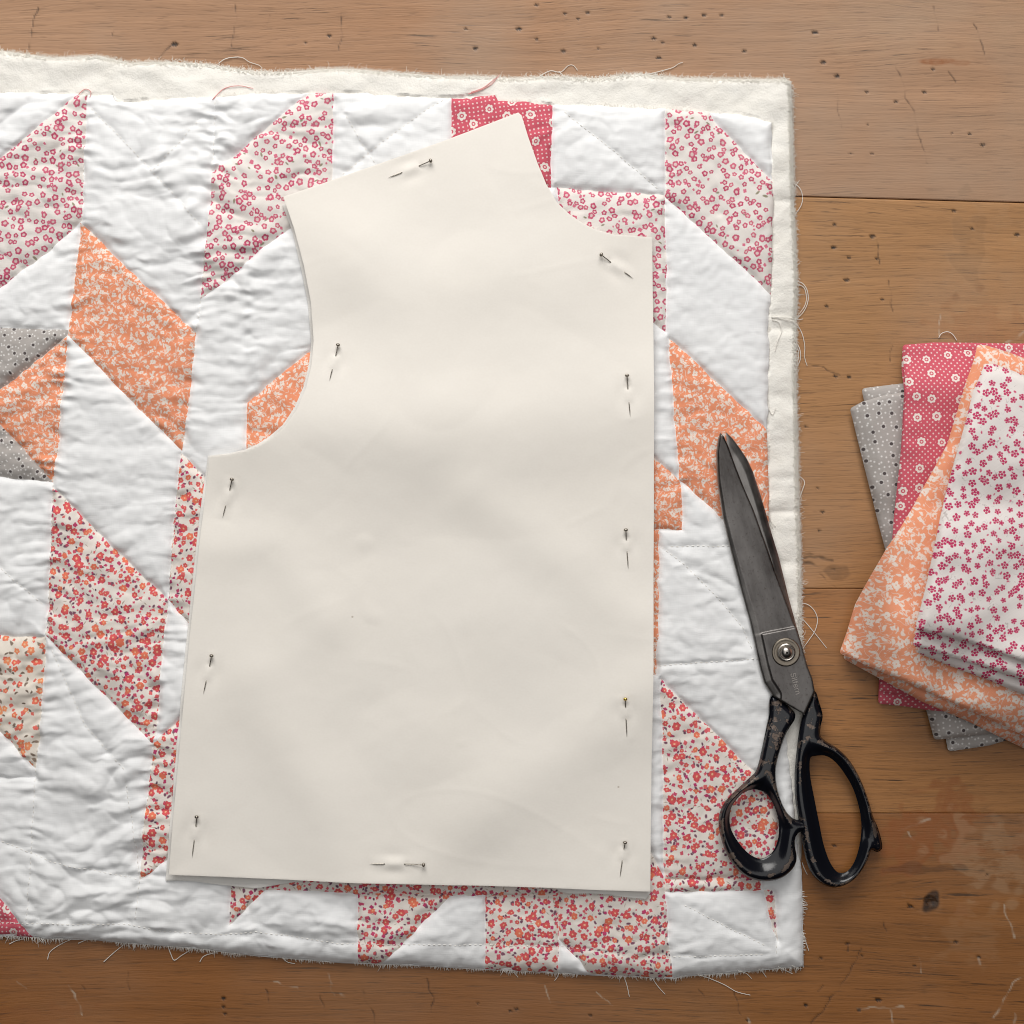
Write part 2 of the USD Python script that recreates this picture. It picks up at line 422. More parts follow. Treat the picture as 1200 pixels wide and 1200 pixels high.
def thing(name, label, cat, group=None, at=(0, 0, 0)):
    path = numbered("/World", name)
    x = UsdGeom.Xform.Define(stage, path)
    x.AddTranslateOp().Set(Gf.Vec3d(*at))
    tag(x.GetPrim(), label, cat, group)
    return path, np.array(at, float)


def put(parent, name, mesh, mat, label=None, kind=None, uv=None, attrs=None, smooth=True):
    """One Mesh under a thing (parent is what thing() gave)."""
    base, at = parent
    v, f = mesh
    path = numbered(base, name)
    if attrs and smooth not in (True, False):
        v2, f2, _ = meshkit.arrays((v, f), smooth)
        near = cKDTree(v).query(v2)[1]
        attrs = {k: np.asarray(a)[near] for k, a in attrs.items()}
        n2 = meshkit.arrays((v2, f2), True)[2]
        m = usdkit.mesh(stage, path, (v2 - at, f2), M[mat])
        m.CreateNormalsAttr(Vt.Vec3fArray.FromNumpy(n2.astype(np.float32)))
        m.SetNormalsInterpolation("vertex")
    else:
        m = usdkit.mesh(stage, path, (np.asarray(v) - at, f), M[mat], smooth=smooth, uv=uv)
    for k, a in (attrs or {}).items():
        UsdGeom.PrimvarsAPI(m).CreatePrimvar(k, Sdf.ValueTypeNames.FloatArray, "vertex").Set(Vt.FloatArray.FromNumpy(np.asarray(a, np.float32)))
    tag(m.GetPrim(), label, kind=kind)
    return path, at


def curves(parent, name, lines, widths, mat, kind=None, label=None):
    base, at = parent
    c = UsdGeom.BasisCurves.Define(stage, numbered(base, name))
    c.CreateTypeAttr("linear")
    c.CreateCurveVertexCountsAttr(Vt.IntArray([len(x) for x in lines]))
    c.CreatePointsAttr(Vt.Vec3fArray.FromNumpy((np.vstack(lines) - at).astype(np.float32)))
    c.CreateWidthsAttr(Vt.FloatArray.FromNumpy(np.asarray(widths, np.float32)))
    c.SetWidthsInterpolation("vertex" if np.size(widths) > 1 else "constant")
    UsdShade.MaterialBindingAPI.Apply(c.GetPrim()).Bind(M[mat])
    tag(c.GetPrim(), label, kind=kind)


def place(xy, z, lift=0.0):
    """Plan units to metres; lift is the mean height of the thing, so that it shows at its drawn size."""
    k = 1 - lift * S / H
    xy = np.asarray(xy, float)
    return np.column_stack([(xy[:, 0] - 600) * S * k, (600 - xy[:, 1]) * S * k, np.broadcast_to(z, (len(xy),)) * S])


def smoothstep(a, b, x):
    t = np.clip((np.asarray(x, float) - a) / (b - a), 0, 1)
    return t * t * (3 - 2 * t)


def resample(pts, step, closed=False):
    p = np.asarray(pts, float)
    if closed:
        p = np.vstack([p, p[:1]])
    d = np.r_[0, np.cumsum(np.linalg.norm(np.diff(p, axis=0), axis=1))]
    n = max(2, int(round(d[-1] / step)) + 1)
    t = np.linspace(0, d[-1], n)
    q = np.column_stack([np.interp(t, d, p[:, 0]), np.interp(t, d, p[:, 1])])
    return q[:-1] if closed else q


def spline(pts, step=2.0, closed=False):
    """Catmull-Rom through the points."""
    p = np.asarray(pts, float)
    n = len(p)
    out = []
    for i in range(n if closed else n - 1):
        a, b, c, d = (p[(i + j) % n] if closed else p[min(max(i + j, 0), n - 1)] for j in (-1, 0, 1, 2))
        m = max(2, int(np.linalg.norm(c - b) / step))
        t = (np.arange(m) / m)[:, None]
        out.append(0.5 * ((2 * b) + (c - a) * t + (2 * a - 5 * b + 4 * c - d) * t**2 + (3 * b - a - 3 * c + d) * t**3))
    if not closed:
        out.append(p[-1:])
    return np.vstack(out)


def fill(poly, step, inner=None, jitter=0.15, extra=None):
    """Triangulates a polygon: even points inside, close points on its rim. inner(x, y) gives where points may be coarse (4 times)."""
    rings = [np.array(poly.exterior.coords)[:-1]] + [np.array(r.coords)[:-1] for r in poly.interiors]
    rim = np.vstack([keep_corners(r, step * 0.9) for r in rings])
    x0, y0, x1, y1 = poly.bounds
    gx, gy = np.meshgrid(np.arange(x0, x1 + step, step), np.arange(y0, y1 + step, step))
    gx = gx + (np.arange(gx.shape[0]) % 2)[:, None] * step * 0.5
    q = np.column_stack([gx.ravel(), gy.ravel()])
    if inner is not None:
        coarse = inner(q)
        ii = np.arange(gx.size)
        r_, c_ = ii // gx.shape[1], ii % gx.shape[1]
        q = q[~coarse | ((r_ % 4 == 0) & (c_ % 4 == 0))]
    if extra is not None:
        q = np.vstack([q, extra])
    q = q + np.random.default_rng(len(q)).uniform(-jitter, jitter, q.shape) * step * 0.3
    q = q[shapely.contains_xy(poly, q[:, 0], q[:, 1])]
    if len(q):
        q = q[cKDTree(rim).query(q)[0] > step * 0.55]
    p = np.vstack([rim, q])
    t = Delaunay(p).simplices
    c = p[t].mean(1)
    t = t[shapely.contains_xy(poly, c[:, 0], c[:, 1])]
    a, b, c = p[t[:, 0]], p[t[:, 1]], p[t[:, 2]]
    area = (b[:, 0] - a[:, 0]) * (c[:, 1] - a[:, 1]) - (b[:, 1] - a[:, 1]) * (c[:, 0] - a[:, 0])
    t = t[np.abs(area) > 1e-6]
    area = area[np.abs(area) > 1e-6]
    t[area > 0] = t[area > 0][:, [0, 2, 1]]          # plan y points down: this winding faces up
    return p, t, rim


def keep_corners(ring, step):
    out = []
    for a, b in zip(ring, np.roll(ring, -1, 0)):
        n = max(1, int(math.ceil(np.linalg.norm(b - a) / step)))
        out.append(a + (b - a) * (np.arange(n) / n)[:, None])
    return np.vstack(out)


def rim_edges(t):
    e = np.vstack([t[:, [0, 1]], t[:, [1, 2]], t[:, [2, 0]]]).astype(np.int64)
    _, first, count = np.unique(e.min(1) * (int(t.max()) + 1) + e.max(1), return_index=True, return_counts=True)
    return e[first[count == 1]]


def solid(p, t, ztop, zbot, lift=0.0):
    """A closed slab from a plan triangulation: top, bottom and the wall round the rim."""
    n = len(p)
    top, bot = place(p, ztop, lift), place(p, zbot, lift)
    b = rim_edges(t)
    wall = np.vstack([np.column_stack([b[:, 1], b[:, 0], b[:, 0] + n]), np.column_stack([b[:, 1], b[:, 0] + n, b[:, 1] + n])])
    return np.vstack([top, bot]), np.vstack([t, t[:, ::-1] + n, wall])


def tube(points, radius, sides=6, taper=0.0):
    p = np.asarray(points, float)
    t = np.gradient(p, axis=0)
    t /= np.linalg.norm(t, axis=1, keepdims=True) + 1e-12
    up = np.array([0.013, 0.021, 1.0])
    a = np.cross(t, up)
    a /= np.linalg.norm(a, axis=1, keepdims=True) + 1e-12
    b = np.cross(t, a)
    th = np.arange(sides) * 2 * np.pi / sides
    r = np.broadcast_to(radius, (len(p),)).astype(float)
    v = p[:, None] + r[:, None, None] * (np.cos(th)[None, :, None] * a[:, None] + np.sin(th)[None, :, None] * b[:, None])
    i, j = np.meshgrid(np.arange(len(p) - 1), np.arange(sides), indexing="ij")
    q = np.stack([i * sides + j, i * sides + (j + 1) % sides, (i + 1) * sides + (j + 1) % sides, (i + 1) * sides + j], -1).reshape(-1, 4)
    f = np.vstack([q[:, [0, 1, 2]], q[:, [0, 2, 3]]])
    n = len(p) * sides
    v = np.vstack([v.reshape(-1, 3), p[0], p[-1]])
    k = np.arange(sides)
    f = np.vstack([f, np.column_stack([np.full(sides, n), (k + 1) % sides, k]), np.column_stack([np.full(sides, n + 1), n - sides + k, n - sides + (k + 1) % sides])])
    return v, f


def join(parts):
    vs, fs, n = [], [], 0
    for v, f in parts:
        vs.append(v)
        fs.append(np.asarray(f) + n)
        n += len(v)
    return np.vstack(vs), np.vstack(fs)


# ------------------------------------------------------------------ fields over the plan (1 unit cells)
X0, Y0, NX, NY = -90, -90, 1400, 1400
yy, xx = np.mgrid[0:NY, 0:NX].astype(np.float32)
xx += X0
yy += Y0


def gnoise(sy, sx, seed, rot=0.0):
    k = max(1, int(min(sy, sx) / 3.5))                      # broad noise is made on a coarser grid
    r = np.random.default_rng(seed).normal(size=(-(-NY // k) + 2, -(-NX // k) + 2)).astype(np.float32)
    n = ndimage.gaussian_filter(r, (sy / k, sx / k), mode="wrap")
    if k > 1:
        n = ndimage.zoom(n, k, order=2)
    n = np.ascontiguousarray(n[:NY, :NX])
    return n / n.std()


def warp(n, dx, dy):
    return ndimage.map_coordinates(n, [np.clip(yy - Y0 + dy, 0, NY - 1), np.clip(xx - X0 + dx, 0, NX - 1)], order=1, mode="nearest")


def at(field, p):
    p = np.asarray(p, float)
    return ndimage.map_coordinates(field, [np.clip(p[:, 1] - Y0, 0, NY - 1), np.clip(p[:, 0] - X0, 0, NX - 1)], order=1, mode="nearest")


def raster(lines, step=0.4):
    on = np.zeros((NY, NX), bool)
    for ln in lines:
        q = resample(ln, step)
        i, j = np.round(q[:, 1] - Y0).astype(int), np.round(q[:, 0] - X0).astype(int)
        ok = (i >= 0) & (j >= 0) & (i < NY) & (j < NX)
        on[i[ok], j[ok]] = True
    return on


def dist_to(lines):
    return ndimage.distance_transform_edt(~raster(lines)).astype(np.float32)


def mask_of(poly):
    m = np.zeros((NY, NX), bool)
    x0, y0, x1, y1 = poly.bounds
    i0, i1, j0, j1 = max(0, int(y0 - Y0) - 1), min(NY, int(y1 - Y0) + 3), max(0, int(x0 - X0) - 1), min(NX, int(x1 - X0) + 3)
    m[i0:i1, j0:j1] = shapely.contains_xy(poly, xx[i0:i1, j0:j1], yy[i0:i1, j0:j1])
    return m


# ------------------------------------------------------------------ outlines
QUILT = [(-80, 108), (0, 109), (60, 108), (100, 110), (132, 111), (136, 118), (150, 119), (165, 117), (205, 114), (250, 114), (262, 112), (300, 109), (360, 108), (390, 108), (415, 109),
         (430, 106), (440, 110), (500, 113), (530, 114), (555, 111), (580, 111), (584, 118), (615, 118), (647, 122), (700, 123), (780, 127), (835, 131), (870, 133), (905, 143),
         (906, 230), (905, 340), (902, 370), (901, 440), (900, 503), (902, 612), (905, 700), (910, 780), (920, 850), (929, 930), (936, 1000), (941, 1020), (942, 1080), (943, 1134),
         (900, 1138), (860, 1142), (800, 1146), (790, 1149), (745, 1146), (700, 1145), (653, 1142), (610, 1140), (567, 1138), (480, 1133), (400, 1130), (300, 1122), (233, 1114), (190, 1110), (150, 1107), (110, 1103), (53, 1102), (37, 1100), (0, 1099), (-80, 1096)]
BATT = [(-80, 56), (0, 58), (30, 62), (60, 66), (90, 65), (115, 64), (150, 72), (195, 71), (240, 73), (275, 79), (300, 82), (330, 83), (370, 80), (400, 79), (425, 80), (450, 83), (485, 85), (520, 88), (560, 88), (600, 90), (650, 88), (700, 90),
        (725, 87), (750, 85), (775, 88), (800, 90), (860, 91), (922, 91), (928, 97), (929, 130), (930, 180), (931, 230), (933, 280), (935, 330), (934, 400), (934, 460), (936, 530), (937, 600), (939, 650), (940, 700), (941, 780), (942, 840), (942, 920), (940, 1010),
        (900, 1015), (-80, 1015)]
SHEET = [(333, 232), (420, 201), (520, 166), (607, 133), (611, 136), (619, 162), (630, 193), (640, 217), (653, 239), (667, 252), (683, 263), (700, 271), (720, 276), (764, 278.5),
         (765.5, 400), (766, 600), (765, 780), (763, 920), (761.5, 1043.5), (600, 1038), (400, 1032), (199, 1024), (205, 948), (213, 858), (223, 745), (236, 620), (246.5, 535),
         (270, 533), (289, 529), (303, 524), (317, 516), (335, 501), (350, 480), (360, 455), (366, 428), (368, 400), (365, 355), (357, 312), (346, 270)]
LINING = [(331, 240), (420, 206), (600, 140), (628, 196), (650, 240), (690, 270), (760, 284), (763, 500), (763, 900), (762, 1046), (757, 1053), (735, 1051), (712, 1047), (690, 1046), (668, 1047), (655, 1045),
          (648, 1036), (500, 1030), (380, 1029), (330, 1036), (300, 1041), (275, 1039), (250, 1036), (230, 1033), (214, 1032), (194, 1032), (201, 950), (209, 858), (219, 745), (232, 620), (243.5, 534),
          (270, 531), (288, 526.5), (301, 521), (314, 513), (332, 498), (346, 477), (356.5, 452), (362, 427), (364.5, 400), (361, 356), (354, 318), (343, 272)]
quilt_poly, batt_poly, sheet_poly, lining_poly = Polygon(QUILT), Polygon(BATT), Polygon(SHEET), Polygon(LINING)

# seams between patches (plan units); the patches are the faces they enclose
S1 = [(101.5, 105), (100, 150), (97, 190), (95.5, 262), (90, 300), (84, 350), (79, 393), (72, 470), (66, 530), (61.5, 566), (57, 680), (53.5, 746), (50, 800), (45, 870), (40.5, 901), (40, 912)]
S2 = [(252, 105), (251, 160), (249, 203), (244, 265), (235, 342), (229, 390), (222, 460), (212, 529), (208, 560), (202, 622), (197, 700), (192, 740), (187, 800), (183, 855), (179.5, 871), (174, 920), (167, 985), (164, 1031)]
LP = [[(0, 187), (45, 148), (87, 113), (98, 105), (101.5, 105), (100, 150), (97, 190), (95.5, 259), (50, 298), (0, 335), (-80, 388), (-80, 240)]]
PRINTS = [  # printed patches: outline, cloth, how it looks
    (LP[0], "pink_flower", "off white patch with small pink flowers"),
    ([(94, 261), (160, 325), (229, 389), (222, 460), (212, 528), (145, 462), (79.5, 393), (84, 350), (90, 300)], "orange_leaf", "orange patch with white leaves"),
    ([(-85, 381), (0, 383), (79.5, 387), (79, 393), (0, 456), (-85, 522)], "grey_dot", "grey spotted patch"),
    ([(79, 393.5), (72, 470), (66, 530), (61.5, 565), (0, 497), (-22, 474), (0, 456)], "orange_leaf", "orange patch with white leaves"),
    ([(-85, 424), (-22, 474), (0, 497), (61.5, 565), (0, 559), (-85, 557)], "grey_dot", "grey spotted patch"),
    ([(61.5, 569), (130, 640), (197, 704), (192, 740), (187, 800), (183, 855), (179.5, 872), (110, 803), (54, 746), (57, 680)], "red_flower", "patch with red and coral flowers"),
    ([(-85, 742), (0, 745), (53.5, 747), (50, 800), (45, 870), (40.5, 901), (0, 858), (-85, 778)], "cream_flower", "cream patch with orange flowers"),
    ([(-85, 985), (0, 1055), (37, 1101), (42, 1112), (-85, 1110)], "rose_dot", "rose patch with white dots"),
    ([(249, 203), (300, 160), (366, 104), (391, 102), (389, 208), (388, 245), (338, 268), (300, 297), (270, 326), (234, 350), (244, 265)], "pink_flower", "off white patch with small pink flowers"),
    ([(289, 472), (325, 441), (368, 408), (430, 360), (430, 520), (288, 546)], "orange_leaf", "orange patch with white leaves"),
    ([(211.5, 531), (245, 566), (290, 612), (290, 800), (223, 735), (197, 704), (202, 622), (208, 560)], "red_flower", "patch with red and coral flowers"),
    ([(180, 871), (213, 841), (262, 798), (262, 955), (192, 1010), (164, 1031), (167, 985), (174, 920)], "red_flower", "patch with red and coral flowers"),
    ([(529, 100), (648, 100), (647, 160), (645, 219), (600, 214), (528, 240)], "rose_dot", "rose patch with white dots and daisies"),
    ([(653, 219.5), (700, 223), (780, 228), (781, 389), (700, 330), (655, 245)], "pink_flower", "off white patch with small pink flowers"),
    ([(780, 100), (812, 100), (835, 137), (905, 211), (912, 217), (912, 351), (903, 343), (800, 248), (780, 230)], "pink_flower", "off white patch with small pink flowers"),
    ([(784, 395), (840, 447), (900, 504), (910, 513), (910, 614), (846, 608), (830, 592), (797, 562), (790, 480)], "orange_leaf", "orange patch with white leaves"),
    ([(797, 562), (799, 590), (800, 621), (740, 620), (740, 512), (766, 536)], "orange_leaf", "orange patch with white leaves"),
    ([(740, 620.5), (772.5, 621.2), (772, 720), (768.5, 790), (740, 800)], "orange_leaf", "orange patch with white leaves"),
    ([(774, 796), (885, 906), (912, 933), (914, 1000), (893, 1030), (779, 1031), (777, 880)], "red_flower", "patch with red and coral flowers"),
    ([(779, 1031), (893, 1030), (893, 1044), (780, 1046)], "red_flower", "strip with red and coral flowers"),
    ([(268, 1085), (271, 1030), (272, 1000), (330, 1000), (330, 1031), (310, 1044)], "red_flower", "patch with red and coral flowers"),
    ([(330, 1000), (655, 1000), (655, 1050), (569, 1051), (528, 1050), (420, 1047), (330, 1043.5), (310, 1043), (330, 1031)], "red_flower", "strip with red and coral flowers"),
    ([(420, 1047), (528, 1050), (478, 1100), (447, 1131), (438, 1142), (419, 1140)], "red_flower", "patch with red and coral flowers"),
    ([(569, 1051), (655, 1050), (654, 1150), (569, 1146)], "red_flower", "patch with red and coral flowers"),
    ([(655, 1000), (764, 1000), (779, 1031), (780, 1046), (784, 1100), (790, 1155), (704, 1154), (695, 1144), (655, 1102)], "red_flower", "patch with red and coral flowers"),
    ([(896, 1044), (906, 1043), (910, 1070), (911.5, 1105), (903, 1080)], "red_flower", "strip with red and coral flowers"),
]
PLAIN = [  # seams between white patches
    [(252, 100), (251, 160), (249, 203)], S1, S2, [(101.5, 100), (101.5, 108)], [(-85, 913), (0, 912), (40, 912), (60, 912)], [(38, 900), (40, 912), (37, 1000)], [(292, 290), (292, 380), (289, 480)], [(600, 214), (645, 219), (700, 223), (790, 229)], [(648, 100), (645, 230)],
    [(781, 385), (786, 400)], [(796, 621), (860, 623), (915, 624)], [(765, 785), (776, 800)], [(890, 1044), (912, 1043)], [(310, 1043), (270, 1036), (200, 1036)], [(265, 1085), (268, 1085), (275, 1040)],
]


def split_patches():
    out, rest = [], quilt_poly
    for pts, cloth_, words in PRINTS:
        f = Polygon(pts).buffer(0).intersection(rest)
        f = max(getattr(f, "geoms", [f]), key=lambda h: h.area)
        rest = rest.difference(f)
        out.append((f, cloth_, words))
    cuts = unary_union([LineString(q) for q in PLAIN]).buffer(0.01)
    rest = rest.difference(cuts)
    for f in getattr(rest, "geoms", [rest]):
        f = max(getattr(h := f.buffer(0.02).intersection(quilt_poly), "geoms", [h]), key=lambda q: q.area).simplify(0.02)
        if f.area > 12:
            out.append((f, "white", None))
    return out


PATCHES = split_patches()
SEAMS = [list(f.exterior.coords) for f, c_, w_ in PATCHES]
QUILTING = [[(105, 125), (145, 165), (180, 202), (235, 140)], [(180, 202), (215, 240), (238, 268)], [(400, 205), (450, 165), (500, 128), (520, 116)], [(405, 135), (425, 170), (445, 200)], [(660, 130), (720, 178), (772, 222)],
            [(0, 665), (30, 690), (55, 715)], [(-80, 640), (0, 665)], [(40, 912), (36, 1010), (30, 1080)], [(147, 912), (155, 960), (164, 1031), (158, 1080)],
            [(-80, 1080), (40, 1083), (150, 1083), (190, 1092), (265, 1096), (300, 1092), (400, 1106), (569, 1108), (655, 1110), (720, 1117), (787, 1122), (900, 1118)], [(908, 1046), (910, 1118)],
            [(775, 640), (800, 660), (840, 700), (870, 735), (880, 760)], [(784, 640), (900, 640)], [(800, 1060), (850, 1085), (900, 1110)], [(60, 760), (100, 850), (150, 905)], [(70, 430), (60, 560)],
            [(0, 985), (60, 1010), (164, 1031)], [(770, 780), (908, 770)], [(840, 240), (845, 250)]]

# ------------------------------------------------------------------ scissors, worked out first: the quilt gives way under them
BLADE_FRONT = [(843.7, 507), (841, 515), (839, 530), (839.3, 548), (840.5, 566), (846.6, 606), (856, 645), (868, 690), (879, 729), (890, 780), (895.5, 800), (905.5, 815.5),
               (942.5, 837.5), (955, 810), (952, 795), (946, 780), (940, 757), (934, 738), (930, 728), (917, 692), (908, 668), (900, 645), (883, 598), (872, 573), (862, 548), (853, 523), (848, 512)]
BLADE_REAR = [(850.7, 506), (859, 514), (868, 526), (876, 538), (883, 553), (892.5, 582), (903, 618), (914, 654), (926, 703), (938, 746), (946, 780), (930, 800), (905, 740), (880, 650), (862, 570), (853, 530)]
HANDLE_SMALL = [(905, 815.5), (929, 832), (932, 842), (926, 852), (920, 863), (913, 884), (909.5, 900), (910, 918), (914, 934), (921, 950), (930, 959.5), (938, 961.5), (946, 963.5), (948, 969), (944, 974), (937, 976), (932.5, 982), (932, 992), (934, 1004), (932.5, 1013),
                (927, 1021), (918, 1028), (906, 1032), (890, 1032), (873, 1026), (860, 1014), (850, 998), (844.5, 982), (841.5, 966), (842.5, 953), (847, 942), (855, 932), (866, 922), (878, 911), (885, 904),
                (889, 893), (892, 880), (897, 858), (901, 840)]
HOLE_SMALL = [(882, 925), (890, 926), (898, 930), (906, 942), (911, 956), (913, 968), (912, 982), (908, 994), (902, 1001.5), (892, 1006), (882, 1003), (872, 995), (862, 982), (856, 970), (854.5, 958), (856.5, 946), (863, 936), (872, 928)]
HANDLE_LARGE = [(942.5, 836), (955, 811), (961, 824), (965, 839), (963, 850), (962, 858), (963, 864), (970, 870), (983, 878), (997, 892), (1010, 914), (1020, 940), (1025, 958), (1031, 972), (1035.5, 988), (1035.8, 997),
                (1030, 1000.5), (1023, 998), (1019, 1008), (1011, 1022), (1002, 1032), (989, 1039.5), (974, 1041), (959, 1033), (948.5, 1018), (942, 994), (937, 966), (932.5, 938), (931.5, 910), (933.5, 884), (937, 858)]
HOLE_LARGE = [(951, 888), (957, 886.5), (965, 886), (973, 888.5), (982, 896), (992, 909), (1001, 925), (1008, 946), (1011, 965), (1010.5, 983), (1007, 1000), (1002, 1013), (995, 1022), (988, 1024.5), (981, 1022), (973, 1010), (966, 990), (961, 966), (955, 936), (950.5, 912), (949.5, 896)]
shears_poly = unary_union([Polygon(BLADE_FRONT).buffer(0), Polygon(BLADE_REAR).buffer(0), Polygon(spline(HANDLE_SMALL, 3, True)).buffer(0), Polygon(spline(HANDLE_LARGE, 3, True)).buffer(0)])


def shears_base(p):
    """Height of the underside: it lies on the quilt and tips down to the table at the right."""
    p = np.asarray(p, float)
    return 17.5 - 0.085 * np.maximum(p[:, 0] - 900, -60)


def make_heights():
    seam_d = np.minimum(dist_to(SEAMS), 200)
    quilt_d = dist_to([np.array(q) for q in QUILTING])
    hid = ndimage.gaussian_filter(mask_of(sheet_poly).astype(np.float32), 12)
    big1, big2 = gnoise(45, 45, 1), gnoise(45, 45, 2)
    # crinkles: pillows with narrow creases between them, mostly running across, finer next to the seams
    dx, dy = 9 * gnoise(22, 22, 3), 7 * gnoise(20, 26, 4)
    b1 = np.abs(warp(gnoise(8.5, 18, 5), dx, dy))
    b2 = np.abs(warp(gnoise(4.8, 8.5, 6), dx, dy))
    b3 = np.abs(warp(gnoise(13, 15, 8), dx, dy))
    b4 = warp(gnoise(2.6, 9, 9), dx * 0.6, dy * 0.6)
    lively = 0.55 + 0.45 * smoothstep(700, 250, xx) + 0.35 * smoothstep(850, 1000, yy) * smoothstep(500, 200, xx)
    lively = lively * (0.75 + 0.25 * np.tanh(big1)) * (1 - 0.45 * smoothstep(640, 900, xx) * smoothstep(640, 300, yy))
    near = np.exp(-seam_d / 16.0)
    vert = np.exp(-dist_to([S1, S2, [(780, 118), (781, 389), (797, 562)], [(774, 796), (779, 1030)], [(293, 300), (288, 545)]]) / 15.0)
    z = 12.5 + 5.0 * (1 - np.exp(-seam_d / 10.0)) * (0.8 + 0.2 * np.tanh(big2)) - 2.4 * np.exp(-(quilt_d / 4.5) ** 1.2) - 2.8 * np.exp(-seam_d / 2.1)
    pin_ = np.exp(-quilt_d / 7.0)
    z += 1.0 * lively * (1.7 * np.minimum(b1, 2.2) ** 0.8 + 1.2 * b2 * (0.30 + 0.9 * near + 0.7 * pin_) + 2.1 * b3 + 0.35 * b4 + 1.5 * np.maximum(vert, 0.6 * pin_) * b4 - 3.6)
    z += 1.5 * big1 + 0.25 * gnoise(3, 3, 10)
    # the edges thin out: down to the table in front, onto the batting behind and at the right
    out_d = dist_to([QUILT])
    front = dist_to([[(942, 1020), (943, 1134)] , [q for q in QUILT if q[1] > 1090]])
    z = np.where(front < 60, np.minimum(z, 8.5 + (z - 8.5) * (1 - np.exp(-front / 12.0))), z)
    z = np.where(front < 12, z - 3.5 * np.exp(-front / 3.5), z)
    z = z - 1.5 * np.exp(-out_d / 5.0)
    # wrinkle of the loose top hem
    hem = np.exp(-np.maximum(yy - 112, 0) / 8.0)
    z += 0.9 * hem * gnoise(6, 13, 12)
    # pressed by the shears
    sd = ndimage.distance_transform_edt(~mask_of(shears_poly.buffer(0.5)))
    lim = 17.2 - 0.085 * np.maximum(xx - 900, -60) + 0.42 * np.maximum(sd - 1, 0)
    z = np.minimum(z, lim)
    # batting: felt
    bd = dist_to([BATT])
    zb = 8.5 + 0.9 * gnoise(9, 13, 13) + 0.30 * gnoise(3.8, 4.6, 14) + 0.08 * gnoise(1.5, 1.6, 15)
    vals = ((235, 2.2, 5), (385, 2.4, 6), (560, 1.4, 5), (600, 1.8, 4), (660, 1.6, 5), (760, 1.6, 6))
    for y, a, s in vals:
        zb = zb - a * np.exp(-((yy - y) / s) ** 2) * smoothstep(880, 900, xx)
    zb = zb * np.clip(1 - np.exp(-(bd + 0.3) / 3.0), 0.02, 1)
    zb = np.minimum(zb, 15.5 - 0.085 * np.maximum(xx - 900, -60) + 0.5 * np.maximum(sd - 1, 0))
    zb = np.where(mask_of(quilt_poly.buffer(-3)), np.minimum(zb, z - 3.0), zb)
    zb = np.where(mask_of(quilt_poly), np.minimum(zb, z - 1.0), zb)
    z = np.maximum(z, 1.2)
    z = ndimage.gaussian_filter(z, 0.9)
    return z.astype(np.float32), zb.astype(np.float32), seam_d


quilt_z, batt_z, seam_d = make_heights()

# sheet of pattern paper: bridges the quilt, long soft dents, puckers where the pins go through
PINS = [((505, 190), (491, 195.5), (472, 203), (455, 209)), ((704, 300), (717, 306.5), (733, 316.5), (742, 327)), ((397, 405), (394, 418), (390, 433), (387, 447)), ((734, 441), (735, 457), (736.5, 472), (737.8, 489)),
        ((273, 562), (270, 575), (265, 592), (261, 607)), ((733, 621), (733.5, 633), (734.6, 646), (736, 667)), ((249, 768), (246, 781), (242, 797), (239, 813)), ((732, 818), (732.5, 828), (733.5, 841), (734.3, 863)),
        ((232, 956), (230.5, 968), (228.5, 983), (226, 1004)), ((497, 1011), (474, 1010.8), (452, 1011), (434, 1010.5)), ((732, 986), (731.4, 994), (729, 1007), (726, 1027))]


